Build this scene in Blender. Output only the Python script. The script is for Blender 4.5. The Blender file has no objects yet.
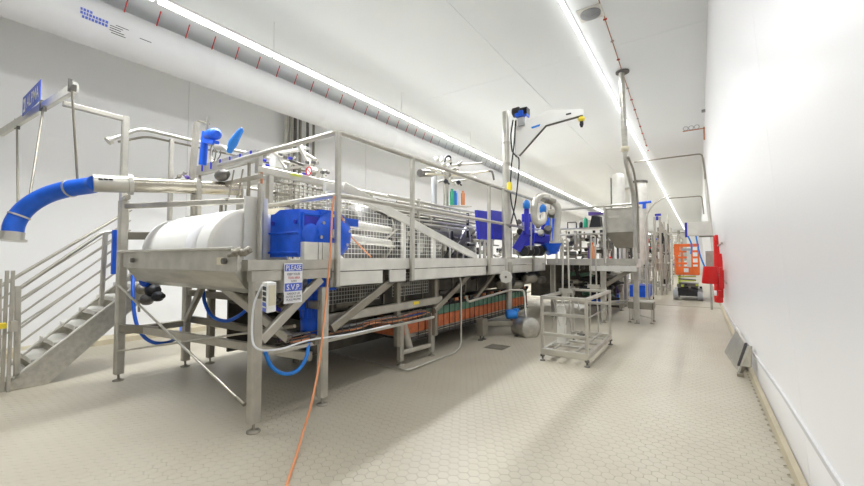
import bpy, bmesh, math, random
from mathutils import Vector, Matrix
random.seed(7)
PI = math.pi
scn = bpy.context.scene
col = scn.collection
# ------------------------------------------------------------------ camera
F = 388.0; CAMZ = 1.4
PITCH = math.atan(15 / F); YAW = math.atan(268 / F * math.cos(PITCH))
cd = bpy.data.cameras.new('camera'); cam = bpy.data.objects.new('camera', cd); col.objects.link(cam)
cd.sensor_width = 36; cd.lens = 36 * F / 864; cd.clip_start = .02; cd.clip_end = 200
cam.location = (0, 0, CAMZ); cam.rotation_euler = (PI / 2 + PITCH, 0, YAW)
scn.camera = cam
# ------------------------------------------------------------------ world, exposure
w = bpy.data.worlds.new('world'); scn.world = w; w.use_nodes = True
w.node_tree.nodes['Background'].inputs[0].default_value = (.9, .95, 1, 1)
w.node_tree.nodes['Background'].inputs[1].default_value = .3
scn.view_settings.view_transform = 'Standard'; scn.view_settings.look = 'None'
scn.view_settings.exposure = 0.38; scn.view_settings.gamma = 1; scn.view_settings.use_curve_mapping = False
# ------------------------------------------------------------------ room numbers
CEIL = 4.96; XL = -8.05; YB = -6.0; YF = 58.0
LX1, LX2, LZ2 = -1.48, -5.2, 4.43          # the two long strip lights
def strip_lamp(x, y0, y1, power, z=CEIL - .11, wd=.16, spread=180, tilt=0):
    ld = bpy.data.lights.new('strip_lamp', 'AREA'); ld.shape = 'RECTANGLE'; ld.size = wd; ld.size_y = y1 - y0
    ld.spread = math.radians(spread); ld.energy = power * (y1 - y0); ld.color = (.965, .985, 1)
    o = bpy.data.objects.new('strip_lamp', ld); col.objects.link(o); o.location = (x, (y0 + y1) / 2, z); o.rotation_euler = (0, -math.radians(tilt), 0)
LAMP_P = 8
for (a, b) in ((-5.9, 12), (12, 30), (30, 57)):
    k_ = 1 if a < 10 else (.85 if a < 20 else .6)
    strip_lamp(LX1, a, b, LAMP_P * k_); strip_lamp(LX2, max(a, .3), b, LAMP_P * 4.0 * k_, z=LZ2 - .05, wd=.24, spread=140, tilt=9)

# ------------------------------------------------------------------ pixel to world (for measuring at a known real plane)
_fw = Vector((-math.sin(YAW) * math.cos(PITCH), math.cos(YAW) * math.cos(PITCH), math.sin(PITCH)))
_rt = Vector((math.cos(YAW), math.sin(YAW), 0)); _up = _rt.cross(_fw)
def at(x, y, X=None, Y=None, Z=None, D=None):
    d = _fw + _rt * ((x - 432) / F) - _up * ((y - 243) / F)
    if X is not None: t = X / d.x
    elif Y is not None: t = Y / d.y
    elif Z is not None: t = (Z - CAMZ) / d.z
    else: t = D
    return Vector((0, 0, CAMZ)) + d * t
# ------------------------------------------------------------------ materials
M = {}
def mat(name, rgb, rough=.5, metal=0, noise=0, scale=8, bump=0, emit=None, alpha=None, rgb2=None, stretch=(1, 1, 1), coat=0):
    m = bpy.data.materials.new(name); m.use_nodes = True; nt = m.node_tree; b = nt.nodes['Principled BSDF']
    b.inputs['Roughness'].default_value = rough; b.inputs['Metallic'].default_value = metal
    b.inputs['Base Color'].default_value = (*rgb, 1)
    if coat: b.inputs['Coat Weight'].default_value = coat
    if noise or bump or rgb2:
        tc = nt.nodes.new('ShaderNodeTexCoord'); mp = nt.nodes.new('ShaderNodeMapping'); n = nt.nodes.new('ShaderNodeTexNoise')
        geo = nt.nodes.new('ShaderNodeNewGeometry')
        mp.inputs['Scale'].default_value = stretch; n.inputs['Scale'].default_value = scale; n.inputs['Detail'].default_value = 4
        nt.links.new(geo.outputs['Position'], mp.inputs['Vector']); nt.links.new(mp.outputs[0], n.inputs['Vector'])
        r = nt.nodes.new('ShaderNodeValToRGB'); c2 = rgb2 or tuple(max(0, c * (1 - noise)) for c in rgb)
        r.color_ramp.elements[0].position = .35; r.color_ramp.elements[1].position = .65
        r.color_ramp.elements[0].color = (*c2, 1); r.color_ramp.elements[1].color = (*rgb, 1)
        nt.links.new(n.outputs['Fac'], r.inputs[0]); nt.links.new(r.outputs[0], b.inputs['Base Color'])
        if bump:
            bp = nt.nodes.new('ShaderNodeBump'); bp.inputs['Strength'].default_value = bump; bp.inputs['Distance'].default_value = .01
            nt.links.new(n.outputs['Fac'], bp.inputs['Height']); nt.links.new(bp.outputs[0], b.inputs['Normal'])
    if emit: b.inputs['Emission Color'].default_value = (*rgb, 1); b.inputs['Emission Strength'].default_value = emit
    if alpha is not None: b.inputs['Alpha'].default_value = alpha
    M[name] = m; return m
mat('steel', (.54, .515, .455), .42, .6, noise=.2, scale=6, bump=.02)
mat('steel_bright', (.60, .58, .52), .32, .75, noise=.15, scale=5)
mat('steel_dull', (.34, .315, .26), .5, .6, noise=.2, scale=4, bump=.03)
mat('steel_brushed', (.60, .585, .53), .36, .75, noise=.2, scale=3, stretch=(1, 6, 6))
mat('steel_pale', (.76, .745, .69), .5, .25, noise=.12, scale=5)
mat('steel_vat', (.27, .26, .24), .5, .6, noise=.45, scale=3)
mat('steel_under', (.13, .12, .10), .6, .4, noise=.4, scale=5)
mat('steel_pipe', (.50, .46, .38), .26, .95, noise=.25, scale=5)
mat('steel_dark', (.20, .19, .175), .5, .7, noise=.3, scale=10)
mat('wall_white', (.93, .93, .93), .45, 0, noise=.02, scale=1)
mat('wall_right', (.90, .895, .91), .3, 0, noise=.015, scale=1)
mat('ceiling_white', (.84, .865, .87), .5, 0, noise=.02, scale=.5)
mat('seam', (.55, .55, .53), .6)
mat('trim_grey', (.62, .62, .62), .5)
mat('kerb', (.60, .53, .38), .5, 0, noise=.15, scale=3)
mat('grout', (.475, .435, .345), .7, 0, rgb2=(.27, .23, .15), scale=.75)
mat('tile', (.505, .465, .375), .42, 0, rgb2=(.475, .43, .34), scale=1.6, bump=.05)
mat('tile_spare', (.505, .465, .375), .42, 0, rgb2=(.485, .44, .35), scale=.9)
mat('duct_fabric', (.78, .785, .79), .85, 0, noise=.03, scale=2, bump=.05)
mat('lamp_white', (1, 1, 1), .5, 0, emit=2.6)
mat('lamp_white_left', (1, 1, 1), .5, 0, emit=7)
mat('lamp_body', (.8, .8, .8), .4)
mat('blue', (.008, .12, .80), .4, 0, noise=.25, scale=9)
mat('blue_violet', (.025, .03, .50), .4, 0, noise=.2, scale=8)
mat('blue_hose', (.008, .12, .68), .42, 0, noise=.15, scale=9)
mat('blue_light', (.02, .22, .72), .4)
mat('sign_blue', (.09, .15, .62), .5)
mat('sign_white', (.82, .82, .84), .5)
mat('white_plastic', (.86, .855, .82), .5, 0, noise=.03, scale=2)
mat('cream', (.72, .66, .50), .6, 0, noise=.08, scale=4)
mat('ink', (.04, .04, .05), .6)
mat('ink_red', (.55, .03, .03), .6)
mat('ink_blue', (.12, .18, .62), .6)
mat('yellow', (.85, .68, .04), .5)
mat('orange', (.98, .20, .04), .45, 0, noise=.15, scale=5)
mat('orange_cord', (.80, .33, .15), .5)
mat('orange_belt', (.70, .20, .08), .6, 0, noise=.25, scale=12)
mat('green_belt', (.14, .29, .20), .6, 0, noise=.25, scale=12)
mat('black', (.018, .018, .02), .5, 0, noise=.3, scale=9)
mat('rubber', (.03, .03, .03), .8)
mat('red', (.80, .02, .02), .4)
mat('green', (.02, .35, .20), .4)
mat('lime', (.55, .62, .08), .5)
mat('purple', (.12, .07, .33), .4)
mat('cable_white', (.82, .84, .86), .5)
mat('grey_plastic', (.40, .41, .42), .5)
mat('dark_hole', (.02, .02, .02), .9)
mat('copper', (.42, .16, .07), .5)
# ------------------------------------------------------------------ geometry helper
class MB:
    def __init__(s): s.v = []; s.f = []; s.sm = []
    def add(s, vs, fs, smooth=False):
        n = len(s.v); s.v += [Vector(p) for p in vs]
        for f in fs: s.f.append(tuple(i + n for i in f)); s.sm.append(smooth)
        return s
    def box(s, x0, x1, y0, y1, z0, z1):
        v = [(x, y, z) for x in (x0, x1) for y in (y0, y1) for z in (z0, z1)]
        return s.add(v, [(0, 1, 3, 2), (4, 6, 7, 5), (0, 4, 5, 1), (2, 3, 7, 6), (0, 2, 6, 4), (1, 5, 7, 3)])
    def cbox(s, c, sx, sy, sz, rot=None):
        R = rot or Matrix.Identity(3); c = Vector(c)
        v = [c + R @ Vector((x, y, z)) for x in (-sx / 2, sx / 2) for y in (-sy / 2, sy / 2) for z in (-sz / 2, sz / 2)]
        return s.add(v, [(0, 1, 3, 2), (4, 6, 7, 5), (0, 4, 5, 1), (2, 3, 7, 6), (0, 2, 6, 4), (1, 5, 7, 3)])
    def bar(s, a, b, wd, ht=None, up=(0, 0, 1), ch=.15):
        "rectangular hollow section from a to b with softened edges"
        a = Vector(a); b = Vector(b); ht = ht or wd; d = (b - a).normalized(); up = Vector(up)
        if abs(d.dot(up)) > .98: up = Vector((0, 1, 0))
        r = d.cross(up).normalized(); u = r.cross(d); c = ch * min(wd, ht)
        W, H = wd / 2, ht / 2
        pr = [(-W + c, -H), (W - c, -H), (W, -H + c), (W, H - c), (W - c, H), (-W + c, H), (-W, H - c), (-W, -H + c)]
        v = [a + r * x + u * y for x, y in pr] + [b + r * x + u * y for x, y in pr]
        f = [(i, (i + 1) % 8, (i + 1) % 8 + 8, i + 8) for i in range(8)] + [tuple(range(7, -1, -1)), tuple(range(8, 16))]
        return s.add(v, f)
    def tube(s, pts, r, n=10, caps=True):
        pts = [Vector(p) for p in pts]; rings = []; m = len(pts)
        rr = r if isinstance(r, (list, tuple)) else [r] * m
        prev = None
        for i, p in enumerate(pts):
            if i == 0: t = pts[1] - p
            elif i == m - 1: t = p - pts[i - 1]
            else: t = (pts[i + 1] - p).normalized() + (p - pts[i - 1]).normalized()
            t.normalize()
            if prev is None:
                prev = t.cross(Vector((0, 0, 1)))
                if prev.length < .05: prev = Vector((1, 0, 0))
            x = (prev - t * prev.dot(t)).normalized(); y = t.cross(x); prev = x
            k = 1
            if 0 < i < m - 1:
                ca = (pts[i + 1] - p).normalized().dot((p - pts[i - 1]).normalized()); k = 1 / max(.6, math.sqrt(max(0, (1 + ca) / 2)))
            rings.append([p + (x * math.cos(a) + y * math.sin(a)) * rr[i] * k for a in [2 * PI * j / n for j in range(n)]])
        v = [q for R in rings for q in R]; f = []
        for i in range(m - 1):
            for j in range(n): f.append((i * n + j, i * n + (j + 1) % n, (i + 1) * n + (j + 1) % n, (i + 1) * n + j))
        s.add(v, f, True)
        if caps: s.add(rings[0], [tuple(range(n - 1, -1, -1))]); s.add(rings[-1], [tuple(range(n))])
        return s
    def cyl(s, a, b, r, n=16): return s.tube([a, b], r, n)
    def lathe(s, o, ax, prof, n=20):
        "prof = list of (distance along ax, radius)"
        o = Vector(o); ax = Vector(ax).normalized()
        return s.tube([o + ax * d for d, r in prof], [max(r, 1e-4) for d, r in prof], n)
    def prism(s, pts, off):
        pts = [Vector(p) for p in pts]; off = Vector(off); n = len(pts)
        return s.add(pts + [p + off for p in pts], [tuple(range(n - 1, -1, -1)), tuple(range(n, 2 * n))] + [(i, (i + 1) % n, (i + 1) % n + n, i + n) for i in range(n)])
def curve(pts, k=6):
    "catmull-rom through the points"
    P_ = [Vector(p) for p in pts]; P_ = [P_[0] * 2 - P_[1]] + P_ + [P_[-1] * 2 - P_[-2]]; out = []
    for i in range(1, len(P_) - 2):
        for j in range(k):
            t = j / k; a, b, c, d = P_[i - 1:i + 3]
            out.append(.5 * ((2 * b) + (c - a) * t + (2 * a - 5 * b + 4 * c - d) * t * t + (3 * b - a - 3 * c + d) * t ** 3))
    out.append(P_[-2]); return out
def fillet(pts, r, k=4):
    pts = [Vector(p) for p in pts]; out = [pts[0]]
    for i in range(1, len(pts) - 1):
        p = pts[i]; a = (pts[i - 1] - p); b = (pts[i + 1] - p); q = min(r, a.length * .45, b.length * .45)
        s0 = p + a.normalized() * q; s1 = p + b.normalized() * q
        for j in range(k + 1):
            t = j / k; out.append(s0 * (1 - t) ** 2 + p * 2 * t * (1 - t) + s1 * t * t)
    out.append(pts[-1]); return out
def worldloc(o):
    p = Vector(o.location)
    while o.parent: o = o.parent; p += o.location
    return p
def build(name, mb, m, parent=None, kind=None, label=None, origin=None):
    me = bpy.data.meshes.new(name); org = worldloc(parent) if parent else Vector(origin or (0, 0, 0))
    me.from_pydata([tuple(p - org) for p in mb.v], [], mb.f)
    bm = bmesh.new(); bm.from_mesh(me); bmesh.ops.recalc_face_normals(bm, faces=bm.faces); bm.to_mesh(me); bm.free()
    me.polygons.foreach_set('use_smooth', mb.sm)
    me.materials.append(M[m]); o = bpy.data.objects.new(name, me); col.objects.link(o)
    if parent: o.parent = parent
    else: o.location = org
    if kind: o['kind'] = kind
    if label: o['label'] = label
    return o
def thing(name, label, cat, loc, group=None):
    o = bpy.data.objects.new(name, None); col.objects.link(o); o.location = loc; o.empty_display_size = .1
    o['label'] = label; o['category'] = cat
    if group: o['group'] = group
    return o
def tag(o, label, cat, group=None):
    o['label'] = label; o['category'] = cat
    if group: o['group'] = group
    return o
def struct(name, mb, m, parent=None): return build(name, mb, m, parent, kind='structure')
def dup(root, loc, label=None):
    r = root.copy(); col.objects.link(r); r.location = loc
    if label: r['label'] = label
    for ch in list(root.children):
        c = ch.copy(); col.objects.link(c); c.parent = r
        for g in ch.children:
            d = g.copy(); col.objects.link(d); d.parent = c
    return r
def text_mb(body, origin, right, up, height, depth=.002, width=None):
    cu = bpy.data.curves.new('t', 'FONT'); cu.body = body; cu.size = 1; cu.align_x = 'LEFT'; cu.resolution_u = 2; cu.offset = .01
    ob = bpy.data.objects.new('t', cu); me = ob.to_mesh(); vs = [v.co.copy() for v in me.vertices]; fs = [tuple(p.vertices) for p in me.polygons]
    ob.to_mesh_clear(); bpy.data.objects.remove(ob); bpy.data.curves.remove(cu)
    x0 = min(v.x for v in vs); x1 = max(v.x for v in vs); y0 = min(v.y for v in vs); y1 = max(v.y for v in vs)
    right = Vector(right).normalized(); up = Vector(up).normalized(); o = Vector(origin); n = right.cross(up)
    sy = height / (y1 - y0); sx = (width / (x1 - x0)) if width else sy
    mb = MB(); mb.add([o + right * ((v.x - x0) * sx) + up * ((v.y - y0) * sy) + n * depth for v in vs], fs); return mb
# ================================================================== SETTING
def wx(z): return .50 - .33 * z / CEIL      # the right wall leans slightly inward
fl = MB().box(XL - .1, .75, YB, YF, -.12, -.006); floor = struct('floor', fl, 'grout')
# hexagonal floor tiles, 300 nearest as parts, the rest as one part
R_ = .044; px_ = R_ * math.sqrt(3); g = .0012
def hexmb(cx, cy, mb):
    a = [(cx + (R_ - g) * math.sin(PI / 3 * k), cy + (R_ - g) * math.cos(PI / 3 * k)) for k in range(6)]
    b = [(cx + (R_ - g * .2) * math.sin(PI / 3 * k), cy + (R_ - g * .2) * math.cos(PI / 3 * k)) for k in range(6)]
    mb.add([(x, y, 0) for x, y in a] + [(x, y, -.0055) for x, y in b], [tuple(range(5, -1, -1))] + [(i, (i + 1) % 6, (i + 1) % 6 + 6, i + 6) for i in range(6)])
near = []; far = []
ny = int(13.2 / (1.5 * R_))
for j in range(ny):
    y = .3 + j * 1.5 * R_
    for i in range(int(8.6 / px_)):
        x = -7.95 + i * px_ + (px_ / 2 if j % 2 else 0)
        if x > .47: continue
        p = Vector((x, y, -CAMZ)); d = p.dot(_fw)
        if d < 1.6: continue
        u = 432 + F * p.dot(_rt) / d; v_ = 243 - F * p.dot(_up) / d
        if u < -60 or u > 900 or v_ > 560: continue
        if 0 < u < 864 and v_ < 486 and x < .41: near.append((d, x, y))
        else: far.append((x, y))
near.sort(); far += [(x, y) for d, x, y in near[300:]]
mb = MB(); hexmb(0, 0, mb); t0 = build('tile', mb, 'tile', floor); t0.location = (near[0][1], near[0][2], 0)
for d, x, y in near[1:300]:
    c = t0.copy(); col.objects.link(c); c.parent = floor; c.location = (x, y, 0)
mb = MB()
for x, y in far: hexmb(x, y, mb)
build('tile_field', mb, 'tile', floor, kind='stuff')
mb = MB().box(XL, .46, 13.6, YF, -.006, 0).box(XL, .46, YB, .2, -.006, 0); build('screed', mb, 'tile_spare', floor)
# walls
mb = MB().box(XL - .12, XL, YB, YF, 0, CEIL); wl = struct('wall_left', mb, 'seam')
for k, (a, b) in enumerate(((YB, 3.4), (3.4, 8.2), (8.2, 14), (14, 22), (22, 32), (32, YF))):
    build('panel', MB().box(XL, XL + .01, a + .004, b - .004, .0, CEIL), 'wall_white', wl)
def rw(y0, y1, z0, z1, t0_, t1_):
    return MB().add([(wx(z) + t, y, z) for y in (y0, y1) for z in (z0, z1) for t in (t0_, t1_)], [(0, 1, 3, 2), (4, 6, 7, 5), (0, 4, 5, 1), (2, 3, 7, 6), (0, 2, 6, 4), (1, 5, 7, 3)])
wr = struct('wall_right', rw(YB, YF, 0, CEIL, .01, .12), 'seam')
for (a, b) in ((YB, 3.1), (3.1, 9.5), (9.5, 18), (18, 30), (30, YF)):
    build('panel', rw(a + .002, b - .002, 0, CEIL, 0, .012), 'wall_right', wr)
struct('wall_back', MB().box(XL, .6, YF, YF + .1, 0, CEIL), 'wall_white')
struct('wall_front', MB().box(XL, .6, YB - .1, YB, 0, CEIL), 'wall_white')
cl = struct('ceiling', MB().box(XL - .1, .75, YB, YF, CEIL + .006, CEIL + .1), 'seam')
for xa, xb in ((XL, -2.85), (-2.85, .3)):
    for ya, yb in ((YB, 1.0), (1.0, 7.0), (7.0, 15), (15, 25), (25, 38), (38, YF)):
        build('panel', MB().box(xa + .003, xb - .003, ya + .003, yb - .003, CEIL - .002, CEIL + .006), 'ceiling_white', cl)
struct('trim_1', MB().box(-2.90, -2.80, YB, YF, CEIL - .012, CEIL - .002), 'ceiling_white')
# kerbs and coving
struct('baseboard_left', MB().add([(XL + .01, YB, 0), (XL + .12, YB, 0), (XL + .12, YB, .08), (XL + .01, YB, .13), (XL + .01, YF, 0), (XL + .12, YF, 0), (XL + .12, YF, .08), (XL + .01, YF, .13)],
       [(0, 1, 2, 3), (4, 7, 6, 5), (0, 4, 5, 1), (1, 5, 6, 2), (2, 6, 7, 3), (3, 7, 4, 0)]), 'kerb')
struct('baseboard_right', MB().add([(.50, YB, -.01), (.45, YB, -.01), (.462, YB, .05), (.49, YB, .075), (.50, YF, -.01), (.45, YF, -.01), (.462, YF, .05), (.49, YF, .075)],
       [(0, 1, 2, 3), (4, 7, 6, 5), (0, 4, 5, 1), (1, 5, 6, 2), (2, 6, 7, 3), (3, 7, 4, 0)]), 'kerb')
tp = [(1.3, .50), (2.45, .44), (2.9, .435), (3.8, .42), (6.0, .31), (9, .20), (13, .12)]
mb = MB(); vs = []
for y, z in tp: vs += [(wx(z - .022) + .002, y, z - .022), (wx(z - .018) - .012, y, z - .016), (wx(z + .018) - .012, y, z + .016), (wx(z + .022) + .002, y, z + .022)]
mb.add(vs, [(i * 4 + j, i * 4 + (j + 1) % 4, i * 4 + 4 + (j + 1) % 4, i * 4 + 4 + j) for i in range(len(tp) - 1) for j in range(4)])
struct('trim_2', mb, 'trim_grey')
# ------------------------------------------------------------------ strip lights
for nm, x in (('right', LX1), ('left', LX2)):
    hw = .02 if nm == 'right' else .045
    lz = CEIL - .065 if nm == 'right' else LZ2
    LY0 = YB + .1 if nm == 'right' else .3
    t = thing('strip_light', 'long continuous glowing strip light under the ceiling ' + ('above the walkway' if nm == 'right' else 'beside the white fabric duct'), 'ceiling light', (x, 20, CEIL))
    build('housing', MB().box(x - hw, x + hw, LY0, YF - .5, lz + .03, lz + .062), 'lamp_body', t)
    L = [LY0 + 1.52 * k for k in range(int((YF - .6 - LY0) / 1.52) + 1)]
    for k in range(len(L) - 1):
        build('diffuser', MB().tube([(x, L[k] + .03, lz), (x, L[k + 1] - .03, lz)], .027, 8), 'lamp_white' if nm == 'right' else 'lamp_white_left', t)
    if nm == 'left':
        for k in range(0, len(L), 2): build('suspension_rod', MB().tube([(x, L[k] + .01, lz + .06), (x, L[k] + .01, CEIL)], .005, 5), 'lamp_body', t)
# ------------------------------------------------------------------ fabric duct
DX, DZ, DR = -6.62, 4.54, .31
t = thing('fabric_duct', 'thick white fabric air duct running along the top of the left wall', 'air duct', (DX, 20, DZ - DR))
pts = []; rr = []
y = YB + .05
while y < 50:
    pts += [(DX, y, DZ), (DX, y + 2.2, DZ), (DX, y + 2.23, DZ)]; rr += [DR, DR, DR + .006]; y += 2.26
build('duct_sleeve', MB().tube(pts, rr, 28), 'duct_fabric', t)
for k in range(70):
    y = 1.10 + k * .385
    a = Vector((DX + .22, y, DZ + .215)); b = Vector((DX + .30, y + .02, CEIL - .005))
    st = build('hanger_strap', MB().bar(a, b, .014, .01), 'ink_red' if k < 22 else 'grey_plastic', t)
def duct_mark(y0, y1, a0, a1, m):
    vs = [(DX + (DR + .004) * math.cos(a), y, DZ + (DR + .004) * math.sin(a)) for y in (y0, y1) for a in (a0, (a0 + a1) / 2, a1)]
    return MB().add(vs, [(0, 1, 4, 3), (1, 2, 5, 4)]) if m is None else None
mb = MB(); rn = random.Random(3)
for r_, (ya, yb) in enumerate(((1.40, 1.50), (1.40, 1.66), (1.42, 1.67))):
    y = ya
    while y < yb:
        l = rn.uniform(.018, .03); a = math.radians(0 - 8 * r_)
        q = duct_mark(y, y + l, a, a - math.radians(6), None); mb.add(q.v, q.f); y += l + .008
build('blue_print', mb, 'ink_blue', t)
mb = MB()
for ya, yb, a in ((1.70, 1.84, -14), (1.70, 1.82, -19), (1.70, 1.86, -24), (1.72, 1.88, -29), (1.76, 1.90, -9), (2.03, 2.17, -17)):
    a = math.radians(a); q = duct_mark(ya, yb, a, a - math.radians(1.6), None); mb.add(q.v, q.f)
build('black_print', mb, 'ink', t)
# ------------------------------------------------------------------ ceiling vent, red rods, cable ladders
t = thing('ceiling_vent', 'square ceiling vent with round dark grille beside the right strip light', 'vent', (-1.12, 5.9, CEIL))
vx, vy = -1.23, 5.83
build('frame', MB().box(vx - .165, vx + .165, vy - .165, vy + .165, CEIL - .02, CEIL - .002), 'steel_pale', t)
for k in range(6):
    r = .13 - k * .022
    ring = [(vx + r * math.cos(2 * PI * j / 24), vy + r * math.sin(2 * PI * j / 24), CEIL - .03 - .006 * k) for j in range(25)]
    build('grille_ring', MB().tube(ring, .010, 6), 'grey_plastic', t)
build('throat', MB().cyl((vx, vy, CEIL - .024), (vx, vy, CEIL - .02), .14, 24), 'steel_dark', t)
t = thing('ceiling_cable', 'thin red cable clipped along the ceiling by the right strip light', 'cable', (-1.1, 8, CEIL))
build('cable', MB().tube([(-.96, 2, CEIL - .012), (-1.32, 14, CEIL - .012)], .007, 6), 'copper', t)
for k in range(18):
    build('clip', MB().cbox((-.96 - .03 * (.6 + .7 * k), 2.6 + .7 * k, CEIL - .012), .05, .012, .024), 'ink_red' if k % 3 else 'grey_plastic', t)
for k, (y, z) in enumerate(((14.5, 4.62), (20.5, 4.1))):
    o = build('pipe_run', MB().tube(fillet([(-1.75 + k * .6, y, z), (.12, y, z), (.18, y, z - .8)], .1), .022, 8), 'steel_dull')
    tag(o, 'thin steel pipe crossing under the ceiling, ' + ('nearer one' if k == 0 else 'farther one'), 'pipe')
# ------------------------------------------------------------------ generic steel builders
def foot(parent, x, y, h=.09, r=.055, m='steel_dull'):
    build('foot', MB().lathe((x, y, 0), (0, 0, 1), [(0, r), (.012, r), (.022, r * .35), (.03, .012), (h, .012)], 14), m, parent)
def rhs_leg(parent, x, y, z1, wd=.08, m='steel', z0=.08):
    lg = build('leg', MB().bar((x, y, z0), (x, y, z1), wd), m, parent); foot(lg, x, y, z0 + .01)
def wire_mesh(parent, o, ex, ez, nx, nz, r=.0035, top=None, m='steel_pale', name='mesh_panel'):
    "vertical wire grid; top(s) gives the height factor at fraction s"
    o = Vector(o); ex = Vector(ex); ez = Vector(ez); mb = MB()
    for i in range(nx + 1):
        s_ = i / nx; h = top(s_) if top else 1
        mb.tube([o + ex * s_, o + ex * s_ + ez * h], r, 4, False)
    for j in range(nz + 1):
        h = j / nz; s1 = 1
        if top:
            s1 = max([i / 40 for i in range(41) if top(i / 40) >= h] or [0])
            if s1 == 0: continue
        mb.tube([o + ez * h, o + ex * s1 + ez * h], r, 4, False)
    return build(name, mb, m, parent, kind='stuff')
# ================================================================== MAIN PLATFORM (deck at 1.38 m)
PX, PY0, PY1, DK = -2.95, 2.56, 10.2, 1.385
t = plat = thing('platform', 'long raised stainless steel platform carrying the processing line along the walkway', 'platform', (-3.9, 6, 0))
build('deck', MB().box(-5.5, PX - .0125, PY0 + .02, 8.95, DK - .03, DK), 'steel_pale', t)
build('side_channel', MB().box(PX - .012, PX, PY0, 8.9, 1.27, DK + .012).box(PX - .06, PX - .0122, PY0, 8.9, 1.272, 1.284), 'steel_pale', t)
for (a, b) in ((PY0, 3.3), (3.42, 3.72), (3.86, 5.88), (6.0, 6.9), (7.0, 8.9)):
    build('lower_channel', MB().box(PX - .02, PX - .005, a, b, 1.11, 1.262).box(PX - .06, PX - .005, a, b, 1.11, 1.122), 'steel_pale', t)
build('end_channel', MB().box(-5.5, PX, PY0 - .012, PY0, 1.12, DK), 'steel', t)
for y in (3.5, 4.3, 5.2, 6.1, 7.0, 7.9): build('cross_beam', MB().box(-5.4, PX - .07, y - .03, y + .03, 1.20, 1.35), 'steel_dull', t)
rhs_leg(t, -3.0, 2.50, 1.12, .085); rhs_leg(t, -5.4, 2.62, 1.3, .085, 'steel_dull')
for x, y in ((-5.3, 4.4), (-5.3, 6.4), (-5.3, 8.6)): rhs_leg(t, x, y, 1.3, .08, 'steel_dull')
for a, b, wd in (((-3.02, 2.62, .70), (-3.02, 3.55, 1.14), .09), ((-3.1, 4.55, .66), (-3.1, 5.7, 1.2), .08), ((-3.12, 5.75, .7), (-3.12, 6.7, 1.2), .06)):
    build('brace', MB().bar(a, b, .05, wd), 'steel_dull', t)
build('brace', MB().bar((-3.0, 1.86, .72), (-3.0, 2.46, 1.2), .05, .08), 'steel', t)
build('lower_rail', MB().bar((-3.12, 2.6, .78), (-3.12, 4.75, .80), .05, .10), 'steel', t)
for y in (3.78, 4.62): build('hanger_post', MB().bar((-3.14, y, .30), (-3.14, y, 1.25), .07), 'steel_dull', t)
for y in (4.3, 6.05, 7.6): build('hanger_post', MB().bar((-3.5, y, .75), (-3.5, y, 1.25), .06), 'steel_dull', t)
# yellow label
build('yellow_tag', MB().box(-3.09, -3.086, 4.05, 4.17, .79, .83), 'yellow', t)
# ------------------------------------------------------------------ guard rail of the platform
t = thing('guard_rail', 'round tube steel guard rail along the front edge of the platform', 'railing', (PX, 5, DK))
RX = PX + .03; HT = 2.65
build('top_rail', MB().tube(fillet([(-5.25, 2.6, HT - .02), (RX - .02, 2.6, HT), (RX, 2.75, HT), (RX, 8.8, HT)], .12), .027, 12), 'steel', t)
build('middle_rail', MB().tube(fillet([(-4.2, 2.6, 2.0), (RX - .02, 2.6, 2.02), (RX, 2.75, 2.02), (RX, 8.8, 2.02)], .12), .026, 12), 'steel', t)
for y in (2.60, 3.80, 5.93, 8.05):
    build('post', MB().bar((RX, y, 1.12), (RX, y, HT - .01), .05, .05), 'steel_bright', t)
for y in (8.8,): build('post', MB().tube([(RX, y, DK - .1), (RX, y, HT)], .02, 8), 'steel_bright', t)
# hand wheel / conveyor return wheel under the post
t = thing('end_wheel', 'pale eight sided disc on the end of a rod in front of the platform edge', 'wheel', (RX + .06, 6.7, 1.1))
wc = at(505.5, 277, X=PX + .12)
build('disc', MB().lathe(wc + Vector((-.01, .03, 0)), (.45, -.9, 0), [(0, .105), (.01, .115), (.03, .115), (.04, .105)], 8), 'steel_pale', t)
build('hub', MB().cyl(wc + Vector((.008, -.006, 0)), wc + Vector((.014, -.018, 0)), .02, 12), 'steel_dark', t)
build('rod', MB().tube([wc + Vector((-.0, 0.04, .09)), wc + Vector((-.06, 0.06, 1.60))], .018, 8), 'steel_bright', t)
# rear rail
t = thing('rear_guard_rail', 'guard rail along the wall side of the platform behind the machines', 'railing', (-5.4, 6, DK))
for z in (2.42, 2.1, 1.8): build('rail', MB().tube([(-5.4, 3.0, z), (-5.4, 9.5, z)], .022, 8), 'steel_bright', t)
for k in range(6): build('post', MB().tube([(-5.4, 3.1 + 1.25 * k, DK), (-5.4, 3.1 + 1.25 * k, 2.42)], .024, 8), 'steel_bright', t)
# inner low rail around the vat
t = thing('vat_guard_rail', 'inner square tube guard rail in front of the stainless vat', 'railing', (-3.6, 5.3, DK))
for z in (2.32, 2.02): build('rail', MB().tube([(-3.75, 4.3, z), (-3.75, 7.6, z)], .02, 8), 'steel_bright', t)
for y in (4.9, 5.05, 7.4): build('post', MB().bar((-3.75, y, DK), (-3.75, y, 2.36), .045), 'steel_bright', t)
build('rail', MB().tube([(-3.7, 5.1, 1.95), (-3.7, 6.6, 1.95)], .02, 8), 'steel_bright', t)
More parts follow.
